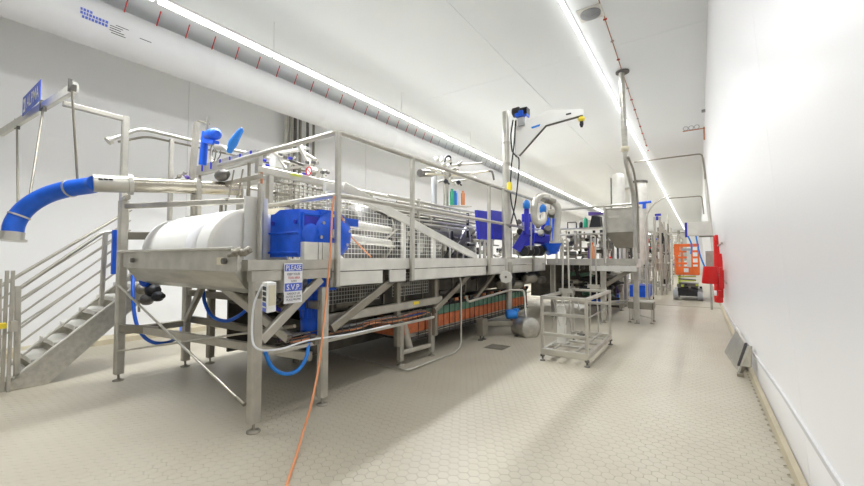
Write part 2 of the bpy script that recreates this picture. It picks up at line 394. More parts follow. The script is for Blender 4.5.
# ================================================================== TANK MODULE (near left end)
t = tank = thing('drum_washer', 'white drum lying in a stainless trough on a four legged frame', 'machine', (-4.2, 2.1, 0))
dx0, dx1 = -5.28, -3.52; dy = 2.10; dz = 1.47
build('drum', MB().lathe((dx0 - .02, dy, dz), (1, 0, 0), [(0, .16), (.02, .24), (.06, .31), (.12, .36), (.22, .39), (.4, .40), (1.35, .40), (1.72, .405)], 40), 'white_plastic', tank)
build('band', MB().lathe((-4.02, dy, dz), (1, 0, 0), [(0, .401), (.002, .407), (.20, .407), (.202, .401)], 40), 'sign_white', tank)
pr = [(1.66, 1.47), (1.66, 1.29), (1.76, 1.15), (1.92, 1.09), (2.28, 1.09), (2.44, 1.15), (2.54, 1.29), (2.54, 1.38)]
th = [(y + (.012 if y < 2.1 else -.012), z + (.012 if z < 1.2 else 0)) for y, z in pr]
n = len(pr); mb = MB(); xa, xb = -5.36, -3.08
mb.add([(xa, y, z) for y, z in pr] + [(xb, y, z) for y, z in pr] + [(xa, y, z) for y, z in th] + [(xb, y, z) for y, z in th],
       [(i, i + 1, i + 1 + n, i + n) for i in range(n - 1)] + [(i + 2 * n, i + 3 * n, i + 1 + 3 * n, i + 1 + 2 * n) for i in range(n - 1)] + [(i, i + 2 * n, i + 1 + 2 * n, i + 1) for i in range(n - 1)] + [(i + n, i + 1 + n, i + 1 + 3 * n, i + 3 * n) for i in range(n - 1)])
build('trough', mb, 'steel_brushed', tank)
build('trough_end', MB().prism([(xa - .006, y, z) for y, z in pr], (.012, 0, 0)), 'steel_brushed', tank)
build('trough_end', MB().prism([(xb - .006, y, min(z, 1.37)) for y, z in pr], (.012, 0, 0)), 'steel_brushed', tank)
build('side_panel', MB().box(-5.36, -2.97, 1.63, 1.655, 1.295, 1.47), 'steel', tank)
build('top_lip', MB().tube([(-5.5, 1.62, 1.475), (-3.02, 1.62, 1.475)], .014, 8), 'steel_bright', tank)
build('end_ring', MB().lathe((-3.60, dy, dz), (1, 0, 0), [(0, .36), (.01, .41), (.03, .41), (.04, .37), (.041, .05)], 32), 'steel_pale', tank)
build('cream_cover', MB().box(-5.1, -3.55, 2.44, 2.50, 1.5, 1.93), 'cream', tank)
for i, (x, z) in enumerate(((-5.05, 1.375), (-3.14, 1.375))):
    build('bolt_head', MB().cyl((x, 1.632, z), (x, 1.60, z), .025, 10), 'steel_dark', tank)
    build('label_plate', MB().cbox((x - .09, 1.628, z), .10, .004, .06), 'cream' if i else 'steel_bright', tank)
for x, y, z1 in ((-2.99, 1.80, 1.22), (-5.5, 1.66, 2.06), (-5.5, 2.36, 1.3)):
    rhs_leg(tank, x, y, z1, .09)
build('frame_beam', MB().box(-3.03, -2.94, 1.70, 2.56, 1.30, DK), 'steel', tank)
build('frame_beam', MB().box(-3.02, -2.95, 1.74, 2.56, 1.21, 1.295), 'steel', tank)
build('frame_beam', MB().bar((-5.5, 1.7, .56), (-5.5, 2.4, .56), .05, .08), 'steel_dull', tank)
build('frame_beam', MB().bar((-5.5, 2.36, .62), (-3.0, 2.44, .62), .06, .08), 'steel_dull', tank)
build('frame_beam', MB().bar((-5.45, 1.66, .60), (-4.9, 1.85, .60), .05, .09), 'steel_dull', tank)
build('frame_beam', MB().bar((-5.2, 1.75, .60), (-3.05, 2.40, .47), .05, .085), 'steel', tank)
build('frame_beam', MB().bar((-5.5, 2.38, .95), (-3.0, 2.46, .95), .05, .08), 'steel_dull', tank)
build('frame_beam', MB().bar((-4.3, 2.0, 1.12), (-5.35, 2.3, .62), .05, .08), 'steel_dull', tank)
build('frame_beam', MB().bar((-3.9, 2.0, 1.12), (-3.1, 2.2, .66), .06, .08), 'steel', tank)
for a, b in (((-5.5, 1.62, 1.10), (-3.04, 1.74, .235)), ((-5.48, 1.63, .34), (-3.05, 2.2, .78))):
    a = Vector(a); b = Vector(b); d = (b - a).normalized()
    build('tie_rod', MB().tube([a, b], .011, 8), 'steel_bright', tank)
    build('rod_end', MB().tube([b - d * .10, b + d * .02], .018, 8), 'steel_dull', tank)
# small knob joint on the trough corner
mb = MB()
q = at(240, 253, Y=1.6)
for k in range(4): mb.cyl(q + Vector((-.09 + .06 * k, -.02, .0)), q + Vector((-.07 + .06 * k, .02, .03 * (k % 2))), .028, 10)
mb.tube([q + Vector((-.16, 0, -.02)), q + Vector((.14, 0, .02))], .016, 8)
build('hinge_clamp', mb, 'steel_dull', tank)
# upper frame bars round the tank
build('frame_beam', MB().bar((-5.5, 1.66, 2.0), (-3.75, 2.3, 2.0), .045, .06), 'steel', tank)
build('bracket', MB().bar((-5.5, 1.7, 1.66), (-5.15, 2.0, 1.66), .05, .09), 'steel_dull', tank)
# ------------------------------------------------------------------ product pipe, flexible hose
pa = at(130, 184.5, D=4.15); pb = at(196, 187, D=4.6); pc = at(240, 189, D=4.9); d = (pb - pa).normalized()
t = thing('product_pipe', 'wide polished stainless pipe over the drum, joined to the blue hose', 'pipe', pb)
build('pipe_body', MB().tube([pa, pb, pc], .082, 24), 'steel_pipe', t)
build('ferrule', MB().tube([pa - d * .30, pa - d * .02], .090, 24), 'steel_bright', t)
build('clamp_ring', MB().tube([pa - d * .02, pa + d * .02], .112, 20), 'steel_bright', t)
build('clamp_ring', MB().tube([pb - d * .02, pb + d * .03], .100, 20), 'steel', t)
for k in range(3):
    q = pa - d * (.17 + .04 * k); vd = Vector((-q.x, -q.y, 0)).normalized(); vd = (vd - d * vd.dot(d)).normalized(); build('slot', MB().cbox(q + vd * .086 + Vector((0, 0, .03)), .026, .03, .014), 'ink', t)
for dx in (-.06, .07):
    q = pb + Vector((dx, 0, 0)); build('support_post', MB().bar((q.x, q.y, 1.86), (q.x, q.y, 2.32), .05, .05), 'steel', t)
build('support_foot', MB().cbox((pb.x, pb.y, 1.885), .24, .12, .015), 'steel', t)
hose = [pa - d * .27, at(90, 185.5, D=4.0), at(70, 188.5, D=4.0), at(50, 194, D=4.0), at(34, 202, D=3.97), at(22, 212, D=3.94), at(14.5, 224, D=3.9), at(12, 237, D=3.88)]
hc = curve(hose, 6)
t = thing('flexible_hose', 'thick bright blue flexible hose curving down from the overhead beam', 'hose', hc[-1])
build('hose_body', MB().tube(hc, .083, 22), 'blue_hose', t)
e = hc[-1]; ed = (hc[-1] - hc[-2]).normalized()
build('end_ferrule', MB().tube([e - ed * .05, e + ed * .02], .09, 22), 'steel_bright', t)
build('end_flange', MB().tube([e + ed * .02, e + ed * .04], .112, 22), 'steel_bright', t)
for i in (12, 32):
    dd = (hc[i + 1] - hc[i]).normalized(); build('hose_clamp', MB().tube([hc[i] - dd * .008, hc[i] + dd * .008], .091, 20), 'steel_bright', t)
# ------------------------------------------------------------------ gantry beam with sign
g0 = at(76, 87, Z=3.16); g1 = Vector((-8.03, 1.0, 3.16)); gd = (g1 - g0).normalized()
t = thing('gantry_beam', 'overhead steel beam with goalpost arm holding up the blue hose', 'beam', (-5.55, 1.66, 2.0))
build('beam', MB().bar(g0, g1, .05, .10), 'steel_pale', t)
build('arm', MB().bar(at(63, 103.5, X=-5.53), (-5.53, 1.66, 3.03), .055, .055), 'steel', t)
build('upright', MB().bar((-5.53, 1.66, 3.06), (-5.53, 1.66, 2.02), .065, .065), 'steel_bright', t)
build('arm', MB().bar((-5.53, 1.66, 2.08), (-5.25, 1.62, 2.08), .05, .05), 'steel', t)
for (x, y), i in (((17, 128), 33), ((43, 110), 26), ((72, 90), 10)):
    a = at(x, y, Z=3.10); b = hc[i] + Vector((0, 0, .088)); build('hanger_rod', MB().tube([a, b], .011, 8), 'steel_dull', t)
    build('trolley_clamp', MB().cbox(a + Vector((0, 0, .02)), .16, .02, .02).cbox(a + Vector((-.08, 0, .07)), .025, .03, .13).cbox(a + Vector((.08, 0, .0)), .025, .03, .06), 'steel_dark', t)
s0 = at(20, 115, Y=.98); s1 = at(42, 97, Y=1.02); r_ = (s1 - s0); r_.z = 0
r_.normalize(); W_ = (s1 - s0).length
t = thing('beam_sign', 'blue ALPMA sign with white letters standing on the overhead beam', 'sign', s0)
x0, x1 = s0.x - .08, s0.x + .80; yy = 1.01; zz = 3.14; hh = .23
build('plate', MB().box(x0, x1, yy, yy + .006, zz, zz + hh), 'sign_blue', t)
build('lettering', text_mb('ALPMA', (x0 + .24, yy, zz + .045), (1, 0, 0), (0, 0, 1), .14, .003, .58), 'sign_white', t)
build('logo_mark', MB().box(x0 + .05, x0 + .15, yy - .003, yy, zz + .03, zz + .19), 'sign_white', t)
build('logo_inset', MB().prism([(x0 + .07, yy - .005, zz + .06), (x0 + .13, yy - .005, zz + .06), (x0 + .13, yy - .005, zz + .12), (x0 + .10, yy - .005, zz + .16), (x0 + .07, yy - .005, zz + .12)], (0, .003, 0)), 'sign_blue', t)
# ------------------------------------------------------------------ stairs
t = thing('stairs', 'steel stairs with tube handrails climbing to the platform at the left edge', 'stairs', (-6.3, 1.2, 0))
SX0, SX1 = -6.62, -6.0; rise = .153; go = .178
def sp(Y): return (Y - 1.17) * .93
for x in (SX0, SX1):
    build('stringer', MB().prism([(x, .86, .01), (x, 1.17, .0), (x, 2.5, 1.28), (x, 2.5, 1.46), (x, 2.42, 1.44), (x, .90, .12)], (-.012, 0, 0)), 'steel_brushed', t)
    build('stringer_edge', MB().bar((x, .90, .13), (x, 2.42, 1.45), .03, .02), 'steel_pale', t)
for k in range(8):
    z = .153 * (k + 1); y = .85 + go * k * .99
    build('tread', MB().box(SX0 + .002, SX1 - .014, y, y + .21, z - .02, z).box(SX0 + .002, SX1 - .014, y, y + .008, z - .05, z - .02), 'steel_pale', t)
for x, e_ in ((SX1 - .01, 0), (SX0, .06)):
    yb_, zb_ = .93 - e_, .12; yt_, zt_ = 1.62, .83
    build('newel', MB().bar((x, yb_, zb_), (x, yb_ - .02, 1.10 + e_), .05, .05), 'steel', t)
    if x > -6.1: build('newel', MB().bar((x, yt_, zt_), (x, yt_ + .02, 1.71), .045, .045), 'steel', t)
    for k, h in enumerate((0, .15, .29, .44, .60, .76)):
        a = Vector((x, yb_, 1.08 - h)); b = Vector((x, yt_, 1.70 - h)); dd = b - a
        a2 = a; b2 = b + (dd * .62 if x < -6.1 else (dd * .0))
        if k == 0 and x > -6.1: pp = fillet([a2, b2 + Vector((0, 0, .02)), b2 + Vector((0, .22, .03))], .06)
        elif x > -6.1: pp = [a2, b2 + dd * .3]
        else: pp = [a2, b2]
        if k in (0, 1, 2, 4) or x > -6.1:
            build('handrail' if k == 0 else 'stair_rail', MB().tube(pp, .020 if k == 0 else .011, 8), 'steel', t)
t = thing('gate_post', 'steel double gate post with yellow tag at foot of the stairs', 'gate post', (-5.9, .8, 0))
for px, z1 in ((8, 1.32), (2, 1.30)):
    q = at(px, 392, Z=.03); build('post', MB().bar(q, (q.x, q.y, 1.27), .022, .03), 'steel', t)
q = at(5, 302 + 28, Z=.78)
q = at(4, 325, D=3.9); build('yellow_tag', MB().cbox(q + _fw * -.05, .10, .10, .05), 'yellow', t)
build('latch', MB().cbox(at(13, 326, D=3.95), .12, .05, .10), 'steel', t)
# blue cabinet on stair side
q = at(118, 252, Y=1.74)
o = MB().bar(q - Vector((0, 0, .27)), q + Vector((0, 0, .27)), .10, .12, ch=.25)
tag(build('blue_guard', o, 'blue', origin=q), 'tall rounded blue plastic box hanging on the post by the stairs', 'box')
# ------------------------------------------------------------------ blue hoses under tank
def hose_obj(name, pts, r, m, label, cat='hose'):
    p = curve(pts, 6); o = build(name, MB().tube(p, r, 10), m, origin=p[0]); tag(o, label, cat); return o
hose_obj('blue_hose', [at(133, 275, Y=1.85), at(133, 300, Y=1.8), at(137, 325, Y=1.8), at(148, 340, Y=1.85), at(166, 343, Y=2.0), at(180, 334, Y=2.3), at(181, 322, Y=2.5)], .02, 'blue_hose', 'blue hose hanging in a loop beside the left front leg')
hose_obj('blue_hose', [at(203, 289, Y=2.2), at(205, 303, Y=2.2), at(212, 316, Y=2.2), at(226, 321, Y=2.2), at(240, 315, Y=2.2), at(248, 308, Y=2.2)], .019, 'blue_hose', 'blue hose drooping under the middle of the drum trough')
hose_obj('blue_hose', [at(265, 352, X=-3.0), at(272, 367, X=-3.0), at(285, 374, X=-3.0), at(298, 370, X=-3.0), at(306, 358, X=-3.0), at(309, 343, X=-3.05)], .017, 'blue_light', 'light blue hose looping from the blue motor to the front leg')
hose_obj('white_cable', [at(262, 285, Y=1.7), at(254, 305, Y=1.68), at(252, 335, Y=1.68), at(258, 349, Y=1.7), at(280, 349, X=-2.9), at(310, 340, X=-2.88), at(350, 334, X=-2.9), at(390, 325, X=-2.92)], .008, 'cable_white', 'white cable running from the junction box along the lower rail', 'cable')
# dark valve cluster behind left leg
t = thing('valve_cluster', 'black and steel valve cluster with blue fitting under the drum', 'valve', at(148, 290, Y=1.95))
for k, (x, y, r, m) in enumerate(((146, 281, .08, 'blue'), (152, 291, .085, 'black'), (146, 300, .07, 'steel_dark'), (157, 297, .06, 'black'), (141, 290, .06, 'steel_dull'))):
    q = at(x, y, Y=1.95 + .05 * (k % 2)); build('valve_body', MB().lathe(q - Vector((.06, 0, 0)), (1, .3, .1), [(0, r * .6), (.02, r), (.08, r), (.10, r * .6), (.14, r * .5)], 12), m, t)
build('stem', MB().tube([at(139, 300, Y=1.95), at(139, 312, Y=1.95)], .015, 8), 'steel_dull', t)
# ------------------------------------------------------------------ junction box with sign on front leg
t = thing('junction_box', 'pale junction box with dark vertical lettering on the front leg', 'box', at(264, 297, Y=1.7))
A_ = at(262, 298, Y=1.72); B_ = at(267.3, 298, Y=1.67); C_ = at(276, 298, Y=1.76)
zt_ = at(267, 283, Y=1.67).z; zb_ = at(267, 313, Y=1.67).z
D_ = A_ + C_ - B_
cs = build('case', MB().prism([(p.x, p.y, zb_) for p in (A_, B_, C_, D_)], (0, 0, zt_ - zb_)), 'white_plastic', t)
nb = (C_ - B_); nb.z = 0; nl = (A_ - B_); nl.z = 0
off = Vector((nb.y, -nb.x, 0)).normalized() * .002
build('yellow_face', MB().prism([(B_ + nb * .12 + off) * 1, (B_ + nb * .88 + off), (B_ + nb * .88 + off) + Vector((0, 0, .001)), (B_ + nb * .12 + off) + Vector((0, 0, .001))][:0] or [Vector(((B_ + nb * f + off).x, (B_ + nb * f + off).y, z)) for f, z in ((.12, zb_ + .05), (.88, zb_ + .05), (.88, zt_ - .02), (.12, zt_ - .02))], off), 'cream', cs)
off2 = Vector((-nl.y, nl.x, 0)).normalized() * .002
if off2.dot(Vector((0, -1, 0))) < 0: off2 = -off2
for k in range(5):
    z = zt_ - .03 - .040 * k
    build('letter_block', MB().prism([Vector(((B_ + nl * f + off2).x, (B_ + nl * f + off2).y, z_)) for f, z_ in ((.2, z - .028), (.8, z - .028), (.8, z), (.2, z))], off2), 'ink' if k < 3 else 'ink_blue', cs)
build('bracket', MB().cbox((-2.93, 1.79, (zt_ + zb_) / 2), .1, .04, .06), 'steel_dull', t)
t = thing('cable_gland_cluster', 'tangle of steel and dark fittings right of the junction box', 'fittings', at(280, 305, Y=1.9))
for k in range(9):
    q = at(270 + (k * 7) % 14, 296 + (k * 5) % 20, X=-3.3)
    build('fitting', MB().lathe(q, (1 - (k % 3), .5, (k % 2) - .4), [(0, .02), (.02, .032), (.06, .032), (.065, .018), (.11, .018)], 8), ('steel_dark', 'steel', 'blue_violet', 'steel_dull')[k % 4], t)
# ------------------------------------------------------------------ PLEASE sign
sa = at(284.5, 265, X=-2.925); sb = at(302.5, 265, X=-2.925)
t = thing('please_sign', 'white hanging notice reading PLEASE and S.V.P. in blue bands', 'sign', (PX + .02, (sa.y + sb.y) / 2, 1.0))
y0, y1 = sa.y, sb.y; z1 = 1.355; z0 = at(293, 303, X=-2.925).z; X_ = -2.925; Hs = z1 - z0; Ws = y1 - y0
build('board', MB().box(X_ - .004, X_, y0, y1, z0, z1), 'sign_white', t)
def zz_(f): return z1 - Hs * f
build('blue_band', MB().box(X_, X_ + .002, y0 + .004, y1 - .004, zz_(.20), zz_(.03)), 'sign_blue', t)
build('blue_band', MB().box(X_, X_ + .002, y0 + .004, y1 - .004, zz_(.70), zz_(.50)), 'sign_blue', t)
def line(s_, f0, f1, m, w0=.08, w1=.92):
    build('lettering', text_mb(s_, (X_ + .002, y0 + Ws * w0, zz_(f1)), (0, 1, 0), (0, 0, 1), Hs * (f1 - f0), .002, Ws * (w1 - w0)), m, t)
line('PLEASE', .05, .18, 'sign_white'); line('S.V.P.', .53, .67, 'sign_white', .12, .88)
line('KEEP YOUR', .245, .305, 'ink', .15, .85); line('TOOL AREA', .335, .395, 'ink_red', .18, .85); line('CLEAN', .42, .475, 'ink', .35, .65)
line('GARDEZ LES', .735, .785, 'ink', .14, .86); line('OUTILS A LEUR', .81, .86, 'ink', .08, .92); line('PLACE PROPRE', .885, .935, 'ink', .12, .9)
# ------------------------------------------------------------------ blue gearbox on platform + motor below
t = thing('gearbox', 'big bright blue gearbox on the platform corner behind the guard rail', 'gearbox', (-3.35, 2.35, DK))
gx0, gx1, gy = -3.50, -3.05, 2.25
hs = build('housing', MB().box(gx0, gx1, gy, 2.60, 1.41, 1.83).prism([(gx0 + .02, gy + .02, 1.83), (gx1 - .01, gy + .02, 1.83), (gx1 - .02, gy + .02, 1.86), (gx0 + .12, gy + .02, 1.87)], (0, .36, 0)), 'blue', t)
build('flange', MB().bar((gx0 - .01, gy - .008, 1.64), (gx1 + .0, gy - .008, 1.64), .016, .018).bar((gx0 - .01, gy - .008, 1.45), (gx1 + .0, gy - .008, 1.45), .016, .02), 'blue', hs)
for x in (gx0 + .05, gx1 - .05):
    build('bolt', MB().cyl((x, gy, 1.74), (x, gy - .012, 1.74), .022, 8), 'blue_violet', hs)
build('window', MB().box(gx1, gx1 + .003, 2.31, 2.47, 1.66, 1.80), 'blue_violet', hs)
for a, b in (((2.29, 1.64), (2.29, 1.82)), ((2.49, 1.64), (2.49, 1.82)), ((2.29, 1.82), (2.49, 1.82)), ((2.29, 1.64), (2.49, 1.64))):
    build('window_frame', MB().bar((gx1 + .005, a[0], a[1]), (gx1 + .005, b[0], b[1]), .02, .02), 'blue', hs)
build('bulge', MB().lathe((gx1 - .02, 2.38, 1.62), (1, 0, 0), [(0, .11), (.03, .11), (.045, .09), (.05, .02)], 20), 'blue', t)
gc = build('gear_case', MB().lathe((-3.14, 2.66, 1.64), (1, 0, 0), [(0, .22), (.04, .235), (.10, .235), (.115, .20), (.13, .19), (.14, .10)], 28).box(-3.14, -3.04, 2.5, 2.66, 1.70, 1.875), 'blue', t)
build('shaft_cap', MB().cyl((-3.0, 2.64, 1.64), (-2.975, 2.64, 1.64), .05, 16), 'steel_pale', gc)
for k in range(8):
    a = 2 * PI * k / 8 + .2; build('bolt', MB().cyl((-3.02, 2.66 + .185 * math.cos(a), 1.64 + .185 * math.sin(a)), (-3.005, 2.66 + .185 * math.cos(a), 1.64 + .185 * math.sin(a)), .016, 8), 'steel_bright', gc)
build('torque_arm', MB().box(-3.10, -3.06, 2.80, 3.02, 1.74, 1.82), 'blue', t)
for y, y2 in ((2.27, 2.42), (2.43, 2.47), (2.48, 2.62)): build('mount_plate', MB().box(-3.06, -2.99, y, y2, DK, 1.55), 'steel_pale', t)
build('side_plate', MB().box(-3.545, -3.53, 2.0, 2.24, DK, 1.99), 'steel_pale', t)
build('side_post', MB().bar((-3.5, 2.14, DK), (-3.5, 2.14, 2.12), .04, .05), 'steel', t)
build('side_post', MB().tube([(-3.45, 2.12, DK), (-3.45, 2.12, 2.1)], .02, 8), 'steel_bright', t)
t = thing('drive_motor', 'blue finned electric motor hanging below the platform corner', 'motor', (-3.25, 2.35, .66))
mx, my = -3.20, 2.53
build('top_block', MB().cbox((mx, my, 1.15), .34, .32, .14), 'blue', t)
mbody = build('body', MB().lathe((mx, my, .64), (0, 0, 1), [(0, .08), (.015, .11), (.15, .115), (.16, .1), (.42, .1), (.44, .13), (.48, .13)], 24), 'blue', t)
for k in range(18):
    a = 2 * PI * k / 18; build('fin', MB().bar((mx + .115 * math.cos(a), my + .115 * math.sin(a), .81), (mx + .115 * math.cos(a), my + .115 * math.sin(a), 1.05), .008, .008), 'blue', mbody)
build('terminal_box', MB().cbox((mx - .02, my - .14, .96), .10, .07, .12), 'blue', t)
build('gland', MB().cyl((mx, my, .65), (mx, my, .57), .03, 10), 'steel_dull', t)
# ------------------------------------------------------------------ orange cord
q = [at(334, 196, X=-2.89), at(332, 215, X=-2.89), at(331, 240, X=-2.89), at(329, 270, X=-2.88), at(326, 300, X=-2.86), at(323, 330, X=-2.8), at(319, 365, X=-2.7), at(311, 405, X=-2.55), at(303, 432, Z=.07), at(295, 460, Z=.012), at(286, 488, Z=.010), at(282, 520, Z=.010)]
hose_obj('extension_cord', q, .0095, 'orange_cord', 'orange extension cord hanging from the corner post down to the floor', 'cord')
hose_obj('extension_cord', [at(335, 197, X=-2.93), at(342, 218, X=-3.0), at(350, 235, X=-3.05), at(362, 248, X=-3.1), at(371, 257, X=-3.15)], .008, 'orange_cord', 'short orange cord sagging behind the corner post to the deck', 'cord')
# ------------------------------------------------------------------ mesh guard + diagonal ramp
t = thing('mesh_guard', 'wire mesh guard panels with sloping steel top on the platform', 'guard', (-3.3, 3.6, DK))
wire_mesh(t, (-3.32, 2.75, DK + .01), (0, 1.36, 0), (0, 0, .78), 26, 14, top=lambda s_: 1 - .42 * s_)
wire_mesh(t, (-3.32, 4.16, DK + .01), (0, .9, 0), (0, 0, .48), 16, 9, top=lambda s_: 1 - .45 * s_)
for y, z in ((4.13, 1.93), (4.85, 1.75)): build('post', MB().bar((-3.32, y, DK), (-3.32, y, z), .055), 'steel_pale', t)
build('sloping_rail', MB().bar((-3.27, 2.98, 2.20), (-3.27, 6.1, 1.42), .05, .11), 'steel_pale', t)
build('upper_rail', MB().bar((-3.3, 2.75, 2.17), (-3.3, 3.05, 2.17), .05, .09), 'steel_pale', t)
wire_mesh(t, (-3.28, 2.7, .9), (0, .9, 0), (0, 0, .3), 22, 7, name='lower_mesh')
wire_mesh(t, (-3.28, 3.85, .9), (0, .8, 0), (0, 0, .3), 18, 7, name='lower_mesh')
for z in (1.48, 1.66): build('roller', MB().tube([(-3.7, 3.0, z + .2), (-3.5, 4.05, z + .12)], .05, 12), 'steel_pale', t)
# ------------------------------------------------------------------ mesh tower / press head at near end of platform
t = thing('press_head', 'pale steel box frame machine with wire guards behind the guard rail', 'machine', (-4.6, 3.2, DK))
build('box_beam', MB().bar((-4.45, 2.66, 2.49), (-4.45, 3.9, 2.48), .08, .10), 'steel_bright', t)
build('box_beam', MB().bar((-5.3, 3.0, 2.46), (-4.49, 3.0, 2.46), .06, .09), 'steel_bright', t)
for x, y, z0_, z1_ in ((-4.45, 2.69, 2.54, 2.72), (-4.45, 2.84, DK, 2.44), (-4.45, 3.86, DK, 2.48), (-5.05, 4.1, DK, 2.85), (-5.25, 3.6, DK, 2.6), (-5.25, 2.9, DK, 2.42)):
    build('upright', MB().bar((x, y, z0_), (x, y, z1_), .09, .06), 'steel_bright', t)
build('copper_edge', MB().tube([(-4.40, 2.70, DK), (-4.40, 2.70, 2.45)], .015, 6), 'copper', t)
build('door_plate', MB().box(-4.75, -4.5, 2.86, 2.88, DK, 2.4), 'steel_pale', t)
wire_mesh(t, (-5.2, 3.2, 1.85), (.75, 0, 0), (0, 0, .56), 14, 12, r=.005, name='wire_guard', m='steel_dull')
wire_mesh(t, (-4.48, 2.95, 1.85), (0, .85, 0), (0, 0, .54), 12, 12, r=.005, name='wire_guard', m='steel_dull')
build('arm', MB().bar(at(299, 144, Y=3.6), at(314, 174, Y=3.6), .07, .07), 'steel_bright', t)
build('arm', MB().bar(at(262, 152, Y=3.6), at(299, 143, Y=3.6), .045, .045), 'steel_bright', t)
build('arm', MB().bar(at(280, 153, Y=3.65), at(308, 148, Y=3.65), .08, .04), 'white_plastic', t)
for a, b in (((279, 158), (287, 170)), ((287, 170), (295, 157)), ((287, 169), (318, 163)), ((282, 158), (306, 166)), ((262, 158), (276, 150)), ((270, 150), (283, 160)), ((256, 160), (268, 154)), ((290, 160), (318, 172)), ((300, 150), (316, 160))):
    build('linkage', MB().bar(at(*a, Y=3.6), at(*b, Y=3.6), .028, .04), 'steel', t)
for k, (x, y) in enumerate(((263, 160), (279, 154), (284, 157), (289, 158), (306, 162), (312, 162), (303, 174), (321, 172), (326, 172), (266, 165))):
    q = at(x, y, Y=3.5); build('pivot', MB().cyl(q, q + Vector((0, .05, 0)), .022, 8), 'steel_dark' if k % 3 else 'blue_violet', t)
build('valve_block', MB().cbox(at(276, 158, Y=3.65), .18, .12, .32), 'steel_pale', t)
q = at(309, 171, Y=3.4)
wd_ = build('warning_disc', MB().cyl(q, q + Vector((0, .006, 0)), .065, 20), 'sign_white', t)
ring = [q + Vector((.056 * math.cos(2 * PI * j / 20), -.002, .056 * math.sin(2 * PI * j / 20))) for j in range(21)]
build('warning_ring', MB().tube(ring, .008, 5), 'ink_red', wd_)
build('warning_bar', MB().bar(q + Vector((-.035, -.003, .035)), q + Vector((.035, -.003, -.035)), .008), 'ink_red', wd_)
build('yellow_label', MB().cbox(at(296, 175, X=-4.40), .004, .16, .035), 'lime', t)
rg = random.Random(5)
for k in range(7):
    x_ = -4.5 - .11 * k; build('guide_tube', MB().tube([(x_, 3.5, DK), (x_, 3.5, 2.4 + .05 * (k % 3))], .016, 8), 'steel_pale', t)
# ------------------------------------------------------------------ U channel conveyor over the tank, post and valve actuator
t = thing('infeed_channel', 'pale open channel conveyor with blue clips above the drum', 'conveyor', (-5.3, 2.71, 2.0))
build('channel', MB().box(-6.25, -4.5, 2.6825, 2.7395, 2.615, 2.64).box(-6.25, -4.5, 2.67, 2.682, 2.61, 2.74).box(-6.25, -4.5, 2.74, 2.752, 2.61, 2.74), 'steel_bright', t)
for k in range(7): build('clip', MB().box(-6.1 + .25 * k, -6.075 + .25 * k, 2.658, 2.669, 2.64, 2.74), 'blue_violet', t)
for x in (-6.0, -4.7): build('hanger', MB().tube([(x, 2.71, DK), (x, 2.71, 2.61)], .02, 8), 'steel_dull', t)
for a, b in (((234, 170), (229, 197)), ((243, 169), (238, 196))): build('drop_rod', MB().tube([at(*a, Y=2.3), at(*b, Y=2.3)], .009, 6), 'steel_dull', t)
build('cross_bar', MB().bar(at(200, 189, Y=2.45), at(262, 176, Y=2.45), .03, .05), 'steel_dull', t)
q = at(222, 176, Y=2.4); build('dark_sensor', MB().lathe(q - Vector((.1, 0, 0)), (1, 0, .1), [(0, .03), (.03, .06), (.12, .075), (.2, .05), (.24, .02)], 10), 'steel_dark', t)
q = at(223.5, 206, Y=2.15); mb = MB().tube([q + Vector((-.1, 0, .06)), q + Vector((.1, 0, .06))], .02, 8)
mb.tube([q + Vector((-.05, 0, .05)), q + Vector((-.05, 0, -.07)), q + Vector((.05, 0, -.07)), q + Vector((.05, 0, .05))], .016, 8)
build('shackle', mb, 'steel_dull', t)
t = thing('valve_actuator', 'blue motorised valve with upright blue lever on a steel post', 'valve', at(198, 178, Y=2.45))
build('post', MB().bar(at(192, 178, Y=2.47), at(197, 122, Y=2.47), .09, .06), 'steel', t)
build('spindle', MB().tube([at(204, 165, Y=2.45), at(208, 117, Y=2.45)], .014, 8).bar(at(198, 121, Y=2.45), at(209, 124, Y=2.45), .02), 'steel_dull', t)
build('column', MB().tube([at(202.5, 165, Y=2.42), at(205.5, 132, Y=2.42)], .045, 12), 'blue', t)
q = at(206, 136, Y=2.42); q2 = at(222, 132.5, Y=2.42); dd = (q2 - q).normalized()
build('motor', MB().lathe(q, dd, [(0, .03), (.04, .06), (.1, .06), (.11, .072), (.26, .072), (.27, .06), (.29, .04)], 16), 'blue', t)
build('motor_base', MB().bar(at(205, 141, Y=2.42), at(216, 143, Y=2.42), .08, .06), 'blue', t)
for k in range(3):
    c_ = at(213, 153, Y=2.4); ring = [c_ + Vector(((.07 + .02 * k) * math.cos(a), .02 * k, (.12 - .02 * k) * math.sin(a))) for a in [2 * PI * j / 16 for j in range(17)]]
    build('wire_loop', MB().tube(ring, .007, 5), ('steel_dull', 'cable_white', 'steel_dark')[k], t)
build('lever', MB().tube([at(229, 152, Y=2.4), at(233, 143, Y=2.4), at(241, 130, Y=2.4), at(241.8, 128, Y=2.4)], [.03, .05, .03, .01], 12), 'blue_light', t)
build('elbow', MB().tube(fillet([at(216, 147, Y=2.4), at(225, 148, Y=2.4), at(229, 152, Y=2.4)], .05), .035, 10), 'steel_bright', t)
for k, (x, y) in enumerate(((186, 172), (188, 178), (180, 176), (194, 181))):
    q = at(x, y, Y=2.4); build('fitting', MB().lathe(q, (-1, .2, .3 * (k % 2)), [(0, .02), (.05, .03), (.15, .012), (.3, .01)], 8), ('steel', 'purple', 'steel_dull', 'steel_dark')[k], t)
